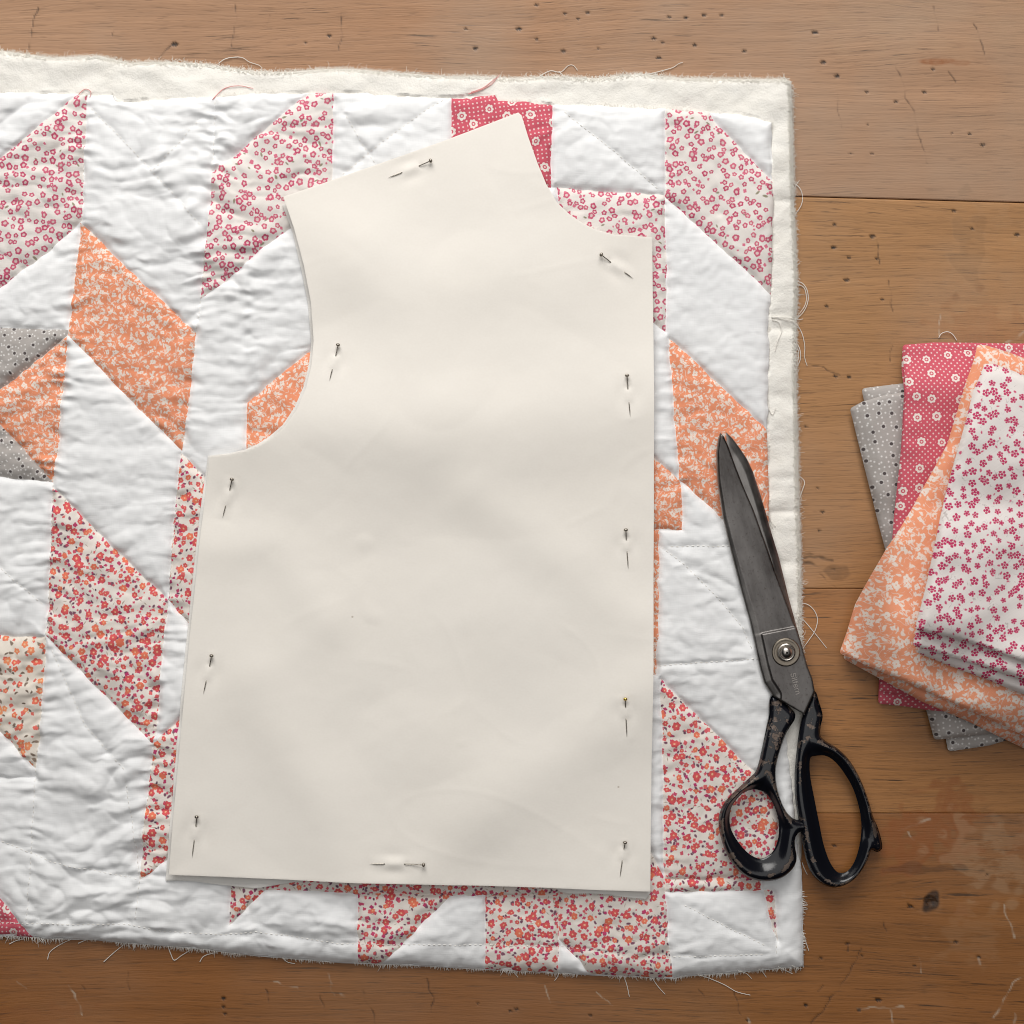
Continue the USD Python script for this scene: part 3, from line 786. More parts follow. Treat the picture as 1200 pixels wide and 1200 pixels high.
def make_sheets():
    zl = ndimage.gaussian_filter(ndimage.maximum_filter(quilt_z, 7), 6) + 1.6
    zp = ndimage.gaussian_filter(ndimage.maximum_filter(quilt_z, 31), 34) + 4.2
    zp = np.maximum(zp, 17)
    zp = ndimage.gaussian_filter(zp, 12)

    def ridge(line, amp, s):
        d = dist_to([line])
        return 0.95 * amp * np.exp(-(d / s) ** 2)

    zp += ridge([(300, 505), (450, 492), (600, 500), (790, 470)], 7.5, 62)
    zp += ridge([(500, 1010), (590, 930), (690, 860), (790, 790)], 6.5, 52)
    zp += ridge([(300, 800), (350, 900), (420, 1040)], 5.5, 42)
    zp += ridge([(560, 580), (640, 640), (740, 720)], 3.2, 34)
    zp += ridge([(250, 640), (320, 640), (380, 720)], 3.0, 30)
    zp += ridge([(420, 300), (520, 330), (700, 300)], 4.0, 55)
    zp += ridge([(330, 240), (420, 290), (470, 400)], 2.5, 40)
    zp += 0.9 * gnoise(46, 52, 31) + 0.16 * gnoise(15, 18, 32) + 0.04 * gnoise(5, 5, 33)
    # fine crumples: straight facets
    f = np.abs(gnoise(34, 44, 34))
    zp += 0.55 * np.minimum(f, 1.5)
    # short creases where the paper has been folded and handled
    for sd in (71, 72, 73):
        n_, gate = gnoise(40, 70, sd), gnoise(40, 40, sd + 10)
        zp += 0.30 * np.exp(-np.abs(n_) / 0.07) * smoothstep(0.5, 1.3, gate)
    edge = dist_to([SHEET + [SHEET[0]]])
    zp += (1.0 + 1.8 * smoothstep(880, 1000, yy)) * np.exp(-edge / 35)
    zp = np.maximum(zp, zl + 1.4)
    zp = np.maximum(ndimage.gaussian_filter(zp, 1.5), zl + 1.2)
    pins = []
    for hd, h1, h2, tip in PINS:
        a, b, c, d = (np.array(x, float) for x in (hd, h1, h2, tip))
        u = (d - a) / np.linalg.norm(d - a)
        L = np.linalg.norm(d - a)
        s1, s2 = np.dot(b - a, u), np.dot(c - a, u)
        i0, i1, j0, j1 = int(min(a[1], d[1]) - Y0 - 45), int(max(a[1], d[1]) - Y0 + 45), int(min(a[0], d[0]) - X0 - 45), int(max(a[0], d[0]) - X0 + 45)
        sub = (slice(i0, i1), slice(j0, j1))
        s = (xx[sub] - a[0]) * u[0] + (yy[sub] - a[1]) * u[1]
        q = -(xx[sub] - a[0]) * u[1] + (yy[sub] - a[1]) * u[0]
        base = zp[sub]
        z0 = float(at(zp, [a])[0]), float(at(zp, [d])[0])
        mid = (s1 + s2) / 2
        # flatten towards the pin's own line, then lift the tuck over the shaft and pull in beside it
        line = z0[0] + (z0[1] - z0[0]) * s / L
        near = np.exp(-(q / 9) ** 2) * smoothstep(-8, 2, s) * smoothstep(L + 8, L - 2, s)
        base = base * (1 - near) + line * near
        tuck = np.exp(-np.abs((s - mid) / (0.5 * (s2 - s1))) ** 3.0)
        wide = np.exp(-((s - mid) / (0.55 * (s2 - s1) + 5)) ** 2)
        base = base + 0.9 * tuck * np.exp(-(q / 6.0) ** 2) - 0.9 * wide * np.exp(-((np.abs(q) - 10) / 7) ** 2) + 0.6 * np.exp(-((s - s1 + 3) / 3) ** 2) * -np.exp(-(q / 4) ** 2)
        zp[sub] = base
        pins.append((a, d, u, L, z0, s1, s2))
    return zl, zp.astype(np.float32), pins


lining_z, sheet_z, pin_lines = make_sheets()

# ------------------------------------------------------------------ the table
PLANKS = [(-700, 233.55, "plank_wood_pale"), (234.4, 689.92, "plank_wood_mid"), (690.08, 952.9, "plank_wood_warm"), (953.08, 1900, "plank_wood_deep")]


def slope_y(x, y):
    """The joints are not quite square to the picture."""
    return y + (x - 1070) * 0.027 * smoothstep(600, 250, abs(y - 234)) if abs(y - 234) < 2 else y


PITS = [(629, 6, 3), (662, 16, 3), (689, 15, 3.2), (677, 22, 2.4), (784, 20, 3), (608, 34, 4), (546, 34, 2.4), (629, 46, 2.6), (557, 57, 4), (660, 60, 4), (766, 45, 3.4), (776, 50, 2.6), (772, 68, 3.4), (701, 57, 2.4),
        (386, 42, 3.5), (358, 50, 2.2), (205, 52, 5), (825, 18, 3.6), (804, 21, 3), (846, 18, 3), (955, 38, 4.2), (965, 73, 4), (981, 89, 4), (872, 60, 3.2), (814, 53, 3.4), (1016, 108, 2.6), (1083, 108, 3.2), (1050, 119, 2.8), (1094, 81, 3), (1136, 157, 2.6),
        (1152, 170, 3.4), (1116, 156, 2), (1017, 146, 2), (997, 180, 2.4), (1022, 180, 2), (1118, 247, 3), (1139, 268, 3), (978, 263, 3), (977, 290, 4), (1022, 277, 4.6), (1028, 303, 3), (992, 328, 4), (969, 359, 3), (995, 302, 2.6), (1192, 275, 4), (1034, 351, 2.4),
        (944, 500, 2.5), (964, 600, 3), (958, 572, 2.2), (979, 441, 3), (995, 442, 3), (960, 622, 2.4), (1090, 1055, 9), (1067, 1063, 3.5), (1092, 1058, 7), (1147, 1122, 3.4), (1120, 1104, 3), (962, 1123, 2.4), (993, 1106, 3), (1029, 1172, 4.5), (944, 1178, 3.4), (1007, 1184, 3), (877, 1196, 3),
        (262, 1170, 4), (262, 1180, 3.5), (264, 1188, 3), (605, 1183, 3), (598, 1185, 2.4), (978, 991, 3), (1157, 1025, 2.4), (692, 1190, 2.6), (1176, 850, 2.6), (1010, 1120, 2.2), (1072, 1132, 2.2), (560, 1176, 2)]
CRACKS = [([(1050, 78), (1062, 110), (1074, 140), (1082, 175), (1085, 192)], 1.3), ([(1092, 8), (1098, 20), (1101, 36)], 1.3), ([(1143, 30), (1152, 55), (1158, 72)], 1.0), ([(982, 108), (986, 150)], 0.9), ([(1112, 85), (1120, 98)], 1.0),
          ([(1028, 278), (1030, 310)], 0.9), ([(1042, 330), (1046, 365)], 1.4), ([(277, 5), (275, 30), (270, 55)], 1.1), ([(45, 10), (38, 40), (34, 58)], 1.0), ([(135, 35), (132, 42)], 1.0), ([(308, 30), (316, 18)], 1.4), ([(398, 60), (402, 10)], 1.0), ([(186, 70), (200, 56), (208, 50)], 1.2),
          ([(1014, 1000), (945, 1198)], 0.0), ([(1010, 1112), (990, 1150), (965, 1185), (950, 1200)], 1.0), ([(500, 1148), (508, 1170), (506, 1185)], 1.3), ([(423, 1160), (436, 1182), (440, 1200)], 1.2), ([(992, 1105), (993, 1116)], 1.6), ([(965, 1155), (958, 1162)], 1.2),
          ([(940, 655), (958, 653), (975, 658)], 2.6), ([(938, 660), (955, 662), (976, 668)], 2.2), ([(936, 649), (960, 650)], 1.4), ([(960, 672), (980, 688)], 1.0), ([(940, 600), (965, 600)], 1.1), ([(938, 424), (985, 440)], 0.9), ([(1045, 405), (1044, 425)], 0.9), ([(1034, 770), (1010, 800)], 0.5),
          ([(1065, 1060), (1070, 1064)], 1.6), ([(1034, 1075), (1038, 1092)], 0.8), ([(375, 1165), (380, 1185)], 1.2), ([(820, 1160), (833, 1178)], 0.9), ([(862, 1165), (868, 1190)], 0.8), ([(96, 1155), (102, 1165)], 1.0), ([(150, 1140), (153, 1160)], 0.9), ([(310, 1160), (315, 1180)], 0.9)]
SCRATCH = [([(1052, 972), (1075, 964), (1089, 960)], 1.8), ([(1066, 975), (1070, 983)], 1.4), ([(1004, 1182), (1060, 1180)], 1.4), ([(1045, 1182), (1046, 1200)], 1.2), ([(1147, 1122), (1148, 1130)], 2.2), ([(1200, 1140), (1180, 1165), (1165, 1195)], 1.3), ([(1176, 1062), (1188, 1100)], 1.3), ([(1190, 1188), (1188, 1200)], 1.6),
           ([(80, 1155), (92, 1175), (98, 1190)], 1.3), ([(385, 1140), (392, 1165)], 1.1), ([(400, 1165), (404, 1167)], 2.0), ([(20, 1150), (32, 1158)], 1.1), ([(1102, 395), (1100, 380), (1104, 368)], 1.0), ([(1178, 402), (1200, 388)], 2.2), ([(877, 1195), (878, 1199)], 2.0), ([(1078, 1120), (1080, 1140)], 0.7), ([(320, 1150), (350, 1158)], 0.8), ([(700, 1165), (720, 1178)], 0.8), ([(640, 1155), (645, 1175)], 0.8)]


def axis(lo, hi, fine_lo, fine_hi, fine, coarse):
    a = np.arange(lo, fine_lo, coarse) if lo < fine_lo else np.array([])
    b = np.linspace(max(lo, fine_lo), min(hi, fine_hi), max(2, int((min(hi, fine_hi) - max(lo, fine_lo)) / fine) + 1))
    c = np.arange(min(hi, fine_hi) + coarse, hi + coarse, coarse) if hi > fine_hi else np.array([])
    return np.unique(np.round(np.r_[a, b, np.minimum(c, hi)], 4))


def line_dist(p, line):
    return shapely.distance(shapely.points(p), LineString(line))


def build_table():
    table = thing("table", "worn brown wooden tabletop of wide boards, scratched and pitted, under everything", "table")
    for lo, hi, mat in PLANKS:
        full = lo < 200 or hi > 960
        ys = axis(lo, hi, -25, 1225, 1.55, 60)
        ys = np.unique(np.r_[ys, lo, lo + 0.7, lo + 1.6, hi - 1.6, hi - 0.7, hi])
        xs = axis(-700, 1900, -25 if full else 880, 1225, 1.55, 60 if full else 20)
        gx, gy = np.meshgrid(xs, ys)
        p = np.column_stack([gx.ravel(), gy.ravel()])
        tilt = 0.027 * (p[:, 0] - 1070)                                   # the upper joint runs slightly downhill
        if hi < 240:
            p[:, 1] += tilt * smoothstep(150, 233, p[:, 1])
        elif lo < 240:
            p[:, 1] += tilt * smoothstep(330, 235, p[:, 1])
        z = np.zeros(len(p))
        edge = np.minimum(gy.ravel() - lo, hi - gy.ravel())
        z -= (1.0 if lo < 300 and hi < 700 else 0.5) * np.exp(-edge / 0.6)
        z += 0.25 * (at(LOWN, p))
        dark, pale, rust, grey = (np.zeros(len(p)) for _ in range(4))
        for x, y, r in PITS:
            i = np.flatnonzero((np.abs(p[:, 0] - x) < 14) & (np.abs(p[:, 1] - y) < 12))
            if len(i):
                e = 0.75 + 0.5 * ((x * 7 + y * 3) % 10) / 10
                d = np.hypot((p[i, 0] - x) / (1 + 0.35 * e), (p[i, 1] - y) * (0.9 + 0.4 * e)) + 0.5 * np.sin(p[i, 0] * 1.9 + p[i, 1] * 1.3)
                m = smoothstep(r * 0.62 + 0.7, r * 0.62 - 0.7, d)
                dark[i] = np.maximum(dark[i], m * 0.97)
                z[i] -= 0.9 * m
        for lines, out, amp, dep in ((CRACKS, dark, 0.72, 0.7), (SCRATCH, pale, 0.6, 0.3)):
            for ln, w in lines:
                if w <= 0:
                    continue
                a = np.array(ln)
                i = np.flatnonzero((p[:, 0] > a[:, 0].min() - 5) & (p[:, 0] < a[:, 0].max() + 5) & (p[:, 1] > a[:, 1].min() - 5) & (p[:, 1] < a[:, 1].max() + 5))
                if len(i):
                    d = line_dist(p[i] + np.column_stack([at(WOB, p[i]), at(WOB2, p[i])]), a)
                    m = smoothstep(w * 0.75 + 0.45, w * 0.2, d) * amp * np.clip(0.55 + 0.5 * at(WOB2, p[i]), 0.1, 1)
                    out[i] = np.maximum(out[i], m)
                    z[i] -= dep * m

        def blob(x, y, a, b, rag=0.35):
            return smoothstep(1.15, 0.7, np.hypot((p[:, 0] - x) / a, (p[:, 1] - y) / b) + rag * at(WOB, p))

        rust = np.maximum.reduce([blob(1098, 72, 22, 4.2, 0.12) * 0.85, blob(1125, 74, 14, 3, 0.2) * 0.4, blob(1085, 980, 48, 36) * 0.95, blob(1112, 950, 36, 32) * 0.8, blob(1150, 385, 60, 30) * 0.25, blob(40, 1190, 60, 12) * 0.3, blob(1122, 1067, 12, 7) * 0.4, blob(1195, 985, 18, 22) * 0.5, blob(1125, 960, 14, 40) * 0.3])
        grey = np.maximum.reduce([blob(1160, 1012, 60, 40) * 0.85, blob(1180, 985, 40, 24) * 0.6, blob(1150, 300, 34, 60) * 0.28, blob(1110, 30, 150, 30) * 0.35, blob(1135, 1090, 40, 40) * 0.3])
        dark = np.maximum(dark, np.maximum.reduce([blob(1100, 1018, 40, 5) * 0.35, blob(1135, 290, 14, 34, 0.6) * 0.12, blob(985, 672, 14, 9) * 0.35, blob(1090, 1054, 9, 13, 0.2) * 0.9, blob(1085, 1018, 20, 6) * 0.3, blob(1015, 470, 60, 12) * 0.0]))
        n1, n2 = len(ys), len(xs)
        k = np.arange(n1 * n2).reshape(n1, n2)
        q = np.stack([k[:-1, :-1], k[1:, :-1], k[1:, 1:], k[:-1, 1:]], -1).reshape(-1, 4)
        f = np.vstack([q[:, [0, 1, 2]], q[:, [0, 2, 3]]])
        # sides and underside: a real board 26 mm thick
        v = place(p, z)
        loop = np.r_[k[0, :], k[1:, -1], k[-1, -2::-1], k[-2:0:-1, 0]]
        n = len(v)
        low = v[loop] * [1, 1, 0] + [0, 0, -0.026]
        nx = np.roll(np.arange(len(loop)), -1)
        wall = np.vstack([np.column_stack([loop, loop[nx], n + nx]), np.column_stack([loop, n + nx, n + np.arange(len(loop))])])
        c = len(v) + len(low)
        under_ = np.column_stack([np.full(len(loop), c), n + np.arange(len(loop)), n + nx])
        v = np.vstack([v, low, low.mean(0)])
        f = np.vstack([f, wall, under_])
        pad = np.zeros(len(low) + 1)
        put(table, "plank", (v, f), mat, attrs={"mark_dark": np.r_[dark, pad], "mark_pale": np.r_[pale, pad], "mark_rust": np.r_[rust, pad], "mark_grey": np.r_[grey, pad]}, smooth=True)


RAG = gnoise(9, 9, 54)
LOWN, WOB, WOB2 = gnoise(14, 60, 51), gnoise(4, 5, 52), gnoise(3, 4, 53)
build_table()

# ------------------------------------------------------------------ the quilt
quilt = thing("quilt", "white patchwork quilt with floral diamond patches, raw edges and wool batting showing, spread on table", "quilt")
def build_quilt():
    hidden = sheet_poly.buffer(-14)

    def covered(q):
        return shapely.contains_xy(hidden, q[:, 0], q[:, 1])

    for k, (f, mat, label) in enumerate(sorted(PATCHES, key=lambda x: (round(x[0].centroid.y / 40), x[0].centroid.x))):
        if hidden.contains(f):
            continue
        p, t, _ = fill(f, 1.45, covered)
        z = at(quilt_z, p)
        a = np.random.default_rng(100 + k).uniform(0, 6.28) if mat not in ("white",) else 0.0
        ca, sa = math.cos(a), math.sin(a)
        uv = np.column_stack([p[:, 0] * ca - p[:, 1] * sa + 137 * (k % 13), p[:, 0] * sa + p[:, 1] * ca + 211 * (k % 7)])
        v = place(p + 0.5 * np.column_stack([at(WOB, p), at(WOB2, p)]), z, 14)      # seams sewn by hand are never dead straight
        # raw outer edge: a turn-down of the cloth's rim
        b = rim_edges(t)
        rimd = shapely.distance(shapely.points(p), quilt_poly.exterior)
        b = b[(rimd[b[:, 0]] < 0.3) & (rimd[b[:, 1]] < 0.3)]
        if len(b):
            idx = np.unique(b)
            new = {o: len(v) + i for i, o in enumerate(idx)}
            drop = v[idx].copy()
            drop[:, 2] = np.maximum(drop[:, 2] - 2.2 * S, 0.4 * S)
            v = np.vstack([v, drop])
            uv = np.vstack([uv, uv[idx] + 1.0])
            lo = np.array([[new[i], new[j]] for i, j in b])
            t = np.vstack([t, np.column_stack([b[:, 1], b[:, 0], lo[:, 0]]), np.column_stack([b[:, 1], lo[:, 0], lo[:, 1]])])
        put(quilt, "patch", (v, t), mat, label, uv=uv)

    # hand stitching along the quilted lines
    bits = []
    for ln in QUILTING + [S1, S2]:
        q = resample(ln, 1.0)
        q = q + np.column_stack([at(WOB, q), at(WOB2, q)]) * 0.25
        for i in range(2, len(q) - 4, 6):
            seg = q[i:i + 4]
            if quilt_poly.contains(Point(*seg[0])) and not hidden.contains(Point(*seg[0])):
                bits.append(tube(place(seg, at(quilt_z, seg) + np.array([0.0, 0.4, 0.4, 0.0]), 14), 0.00016, 4))
    put(quilt, "stitching", join(bits), "thread", kind="stuff")

    # batting that shows past the cloth, and the backing below the front edge
    band = batt_poly.difference(quilt_poly.buffer(-16))
    band = max(getattr(band, "geoms", [band]), key=lambda h: h.area)
    p, t, _ = fill(band, 1.7)
    zb = at(batt_z, p)
    bd = shapely.distance(shapely.points(p), batt_poly.exterior)
    put(quilt, "batting", solid(p, t, np.maximum(zb, 0.7), np.full(len(p), 0.3), 8), "batting", "cream wool batting showing beyond the white cloth")
    edge = quilt_poly.buffer(-1.2).intersection(shapely.box(-80, 1000, 960, 1160))
    edge = max(getattr(edge, "geoms", [edge]), key=lambda h: h.area)
    p, t, _ = fill(edge, 5.0)
    zt = np.minimum(at(quilt_z, p) - 2.0, 5.0)
    put(quilt, "backing", solid(p, t, np.maximum(zt, 1.0), np.full(len(p), 0.3), 4), "white", "white backing cloth at the front edge", uv=np.vstack([p, p]))

    # fibres along the batting's rim and over its face
    r = np.random.default_rng(21)
    lines, wid = [], []
    rim = resample([q for q in BATT if not (q[1] > 1009)], 0.22)
    nrm = np.column_stack([-(np.gradient(rim[:, 1])), np.gradient(rim[:, 0])])
    nrm /= np.linalg.norm(nrm, axis=1, keepdims=True)
    if not batt_poly.contains(Point(*(rim[900] - 3 * nrm[900]))):
        nrm = -nrm
    for i in range(len(rim)):
        for _ in range(2):
            s = rim[i] + nrm[i] * r.uniform(-6, 0) + r.normal(0, 0.8, 2)
            a = math.atan2(nrm[i, 1], nrm[i, 0]) + r.normal(0, 0.9)
            L = r.uniform(1.5, 5.0) * (2.0 if r.random() < 0.04 else 1)
            bend = r.normal(0, 0.6)
            z0 = max(float(batt_z[int(np.clip(s[1] - Y0, 0, NY - 1)), int(np.clip(s[0] - X0, 0, NX - 1))]), 1.0)
            q = np.array([s + L * u * np.array([math.cos(a + bend * u), math.sin(a + bend * u)]) for u in (0, 0.5, 1.0)])
            lines.append(place(q, np.maximum(z0 + np.array([0, 0.5, 0.2]) * L * r.uniform(-0.6, 0.9), 0.5), 8))
            wid += [0.00016, 0.00014, 0.00006]
    curves(quilt, "batting_fibres", lines, wid, "fuzz", kind="stuff")

    # fringe of the raw cut edges
    lines, wid = [], []
    front = [q for q in QUILT if q[1] > 1018]
    for ln, dens, span, out in ((front, 1.0, (0.8, 4.6), (0, 1)), ([q for q in QUILT if q[1] < 144], 0.8, (0.8, 3.0), (0, -1)), ([(905, 143), (906, 230), (905, 340), (902, 370), (901, 440), (900, 503), (902, 612), (905, 700)], 1.2, (0.6, 2.4), (1, 0))):
        rr = resample(ln, dens)
        zq = at(quilt_z, rr)
        for s, z0, ragged in zip(rr, zq, at(RAG, rr)):
            if r.random() > 0.75 + 0.45 * ragged:
                continue
            o = np.array(out, float)
            if out == (0, 1) and s[0] > 939 and s[1] < 1130:
                o = np.array([1.0, 0.2])
            a = math.atan2(o[1], o[0]) + r.normal(0, 0.45)
            L = r.uniform(*span) * (1.9 if r.random() < 0.06 else 1) * np.clip(0.9 + 0.45 * ragged, 0.35, 2)
            e = s + L * np.array([math.cos(a), math.sin(a)])
            zz = max(z0 - 0.8, 0.8)
            st = s - o * 1.5
            lines.append(place(np.array([st, (st + e) / 2 + r.normal(0, 0.3, 2), e]), np.array([zz + 0.6, zz, max(zz - 0.35 * L, 0.6)]), 8))
            wid += [0.00026, 0.00022, 0.00012]
    curves(quilt, "frayed_fringe", lines, wid, "thread", kind="stuff")

    # loose thread ends
    T = [([(255, 73), (262, 68), (272, 65.5), (283, 66), (291, 71), (303, 75), (306, 79)], 10, "thread"), ([(632, 88), (645, 81.5), (657, 83), (666, 75.5), (672, 75), (677, 81)], 10, "thread"), ([(655, 82), (659, 86), (661, 89)], 10, "thread"), ([(752, 87), (770, 83), (788, 78), (796, 73), (801, 72)], 7, "thread"),
         ([(549, 111), (562, 107), (575, 100), (583, 90), (585, 86)], 12, "pink_thread"), ([(552, 109), (566, 104), (578, 94), (584, 88)], 12, "pink_thread"), ([(930, 213), (937, 218), (941, 226), (941, 236), (938, 243), (933, 250)], 6, "thread"), ([(932, 220), (935, 214), (938, 210)], 7, "thread"),
         ([(932, 329), (941, 331), (947, 340), (948, 352), (943, 364), (934, 374)], 6, "thread"), ([(933, 332), (943, 336), (946, 348), (944, 358), (936, 369)], 5, "thread"), ([(904, 371), (918, 374), (932, 378), (940, 388), (944, 404), (944, 418), (947, 428)], 9, "thread"), ([(905, 375), (913, 378), (916, 388), (911, 400), (908, 412)], 12, "thread"), ([(904, 372), (922, 372), (936, 374), (942, 373)], 10, "thread"),
         ([(933, 399), (938, 408), (939, 420), (934, 432)], 5, "thread"), ([(934, 404), (937, 414), (935, 428)], 6, "thread"), ([(932, 557), (939, 559), (944, 565), (941, 575), (937, 588), (937, 600), (938, 610)], 5, "thread"), ([(936, 600), (935, 606), (938, 609), (936, 613)], 5, "thread"), ([(934, 621), (938, 630), (936, 640), (938, 650), (937, 668), (938, 690)], 5, "thread"), ([(935, 630), (939, 638), (938, 660), (936, 680)], 4, "thread"),
         ([(938, 707), (948, 709), (956, 717), (959, 727), (956, 740), (948, 752), (941, 761)], 4, "thread"), ([(938, 722), (948, 733), (958, 745), (970, 760)], 3, "thread"), ([(900, 604), (904, 612), (909, 617)], 15, "thread"), ([(902, 606), (903, 614), (906, 619)], 15, "thread"), ([(901, 480), (905, 486), (909, 478)], 14, "thread"), ([(132, 108), (135, 117), (142, 119)], 15, "thread"),
         ([(9, 1108), (17, 1104), (26, 1102)], 3, "thread"), ([(43, 1106), (46, 1103), (50, 1101)], 4, "thread"), ([(54, 1126), (57, 1117), (68, 1109), (82, 1102)], 3, "thread"), ([(90, 1107), (99, 1103)], 4, "thread"), ([(120, 1129), (132, 1118), (148, 1105)], 3, "thread"), ([(196, 1112), (199, 1120), (203, 1127), (212, 1121), (224, 1114)], 3, "thread"), ([(233, 1129), (238, 1122), (251, 1118)], 3, "thread"),
         ([(731, 1145), (735, 1156), (738, 1170)], 3, "thread"), ([(764, 1146), (771, 1157), (780, 1167)], 3, "thread"), ([(818, 1143), (834, 1149), (850, 1156), (864, 1164), (880, 1168)], 2, "thread"), ([(865, 1138), (875, 1142), (882, 1149)], 3, "thread"), ([(889, 1136), (894, 1140), (899, 1147)], 3, "thread"), ([(912, 1133), (920, 1138), (930, 1143)], 3, "thread"), ([(928, 1132), (934, 1135), (941, 1137)], 3, "thread"), ([(942, 1094), (945, 1104), (949, 1116)], 3, "thread"), ([(941, 1012), (944, 1020), (947, 1026)], 4, "thread"),
         ([(600, 1139), (604, 1143), (607, 1147)], 3, "thread"), ([(655, 1141), (653, 1147), (650, 1151)], 3, "thread"), ([(330, 1123), (336, 1129), (345, 1131)], 3, "thread"), ([(93, 112), (100, 105), (107, 108), (106, 115)], 16, "pink_thread"), ([(250, 118), (262, 105), (280, 101), (297, 104)], 13, "pink_thread")]
    for pts, z0, m_ in T:
        q = spline(pts, 1.6)
        u = np.linspace(0, 1, len(q))
        base = np.maximum(at(np.maximum(quilt_z * mask_of_quilt, batt_z * mask_of_batt), q), 0.0) + 0.9
        base = ndimage.gaussian_filter1d(np.maximum(base, 0.9), 2.0) + 0.8 * np.abs(np.sin(u * 7 + z0)) * (z0 > 3)
        w = 0.00023 * (1 - 0.35 * u)
        put(quilt, "thread", tube(place(q, base, 8), w, 5), m_, "pink loose thread" if m_ == "pink_thread" else None)


mask_of_quilt, mask_of_batt = mask_of(quilt_poly), mask_of(batt_poly)
build_quilt()

# ------------------------------------------------------------------ cut cloth and paper pattern on the quilt
near_pins = []
for a, d, u, L, z0, s1, s2 in pin_lines:
    s, q = np.meshgrid(np.arange(-6, L + 6, 0.9), np.arange(-13, 13.1, 0.9))
    near_pins.append(np.column_stack([a[0] + s.ravel() * u[0] - q.ravel() * u[1], a[1] + s.ravel() * u[1] + q.ravel() * u[0]]))
near_pins = np.vstack(near_pins)
pin_tree = cKDTree(near_pins)

cloth = thing("cut_cloth", "white cut cloth piece with frayed hem peeking out below the paper pattern", "cloth")
p, t, _ = fill(lining_poly, 3.2, lambda q: shapely.contains_xy(sheet_poly.buffer(-22), q[:, 0], q[:, 1]))
z = np.minimum(at(lining_z, p), at(sheet_z, p) - 1.3)
put(cloth, "panel", solid(p, t, z, z - 0.9, 16), "calico", uv=np.vstack([p, p]))
r = np.random.default_rng(5)
lines, wid = [], []
for s in resample([(655, 1045), (668, 1047), (690, 1046), (712, 1047), (735, 1051), (757, 1053)], 0.7):
    L = r.uniform(0.8, 3)
    e = s + [r.normal(0, 0.9), L]
    z0 = float(at(lining_z, [s])[0]) - 0.5
    lines.append(place(np.array([s - [0, 1.2], (s + e) / 2, e]), np.array([z0, z0, z0 - 0.5]), 16))
    wid += [0.00024, 0.0002, 0.0001]
curves(cloth, "frayed_hem", lines, wid, "thread", kind="stuff")

paper = thing("paper_pattern", "cream paper bodice pattern sheet with armhole and neckline curves, pinned on the quilt", "pattern")
p, t, _ = fill(sheet_poly, 2.6, extra=near_pins)
z = at(sheet_z, p)
put(paper, "sheet", solid(p, t, z, z - 0.35, 19), "paper")

PIN_WORDS = ["steel pin lying aslant below the shoulder edge of the paper pattern", "steel pin at the neckline corner of the paper pattern, head up left", "steel pin beside the armhole curve of the paper pattern", "steel pin at the right edge of the pattern, level with the armhole",
             "steel pin just below the underarm corner of the pattern", "steel pin at the right edge of the pattern, level with the shears' blade", "steel pin at the left edge of the pattern halfway down its side", "yellow headed brass pin low on the right edge of the pattern",
             "steel pin at the bottom left corner of the pattern", "steel pin lying level along the bottom edge of the pattern", "steel pin at the bottom right corner of the pattern"]


def build_pins():
    for i, (a, d, u, L, z0, s1, s2) in enumerate(pin_lines):
        mat = "brass_pin" if i == 7 else "steel_pin"
        base = place(np.array([a]), z0[0], 19)[0]
        pin = thing("pin", PIN_WORDS[i], "pin", "pins through the paper pattern", tuple(base))
        s = np.linspace(0, L, 48)
        q = a + s[:, None] * u
        zz = z0[0] + (z0[1] - z0[0]) * s / L + 3.4 * np.clip(1 - s / (0.3 * L), 0, 1) ** 1.5 + 0.75 - 2.6 * smoothstep(s1 - 1.5, s1 + 1.5, s) * smoothstep(s2 + 1.5, s2 - 1.5, s)
        rad = 0.00027 * np.where(s > L - 7, np.clip((L - s) / 7, 0.08, 1), 1)
        put(pin, "shaft", tube(place(q, zz, 19), rad, 8), "steel_pin")
        c = place(np.array([a]), z0[0] + 4.3, 19)[0]
        ball = trimesh.creation.icosphere(3, 1.0)
        v = np.array(ball.vertices)
        ax = np.r_[u[0], -u[1], 0.0]
        v = v * 0.00115 - np.outer(v @ ax, ax) * 0.00025
        put(pin, "head", (v + c, np.array(ball.faces)), mat)


build_pins()

# ------------------------------------------------------------------ shears
shears = thing("shears", "large old tailor's shears with dark steel blades and chipped black handles", "scissors", at=tuple(place(np.array([(920, 763)]), 17.5, 24)[0]))
LIFT = 24


def dist(p, ring, closed=True):
    return shapely.distance(shapely.points(p), LineString(list(ring) + [ring[0]] if closed else ring))


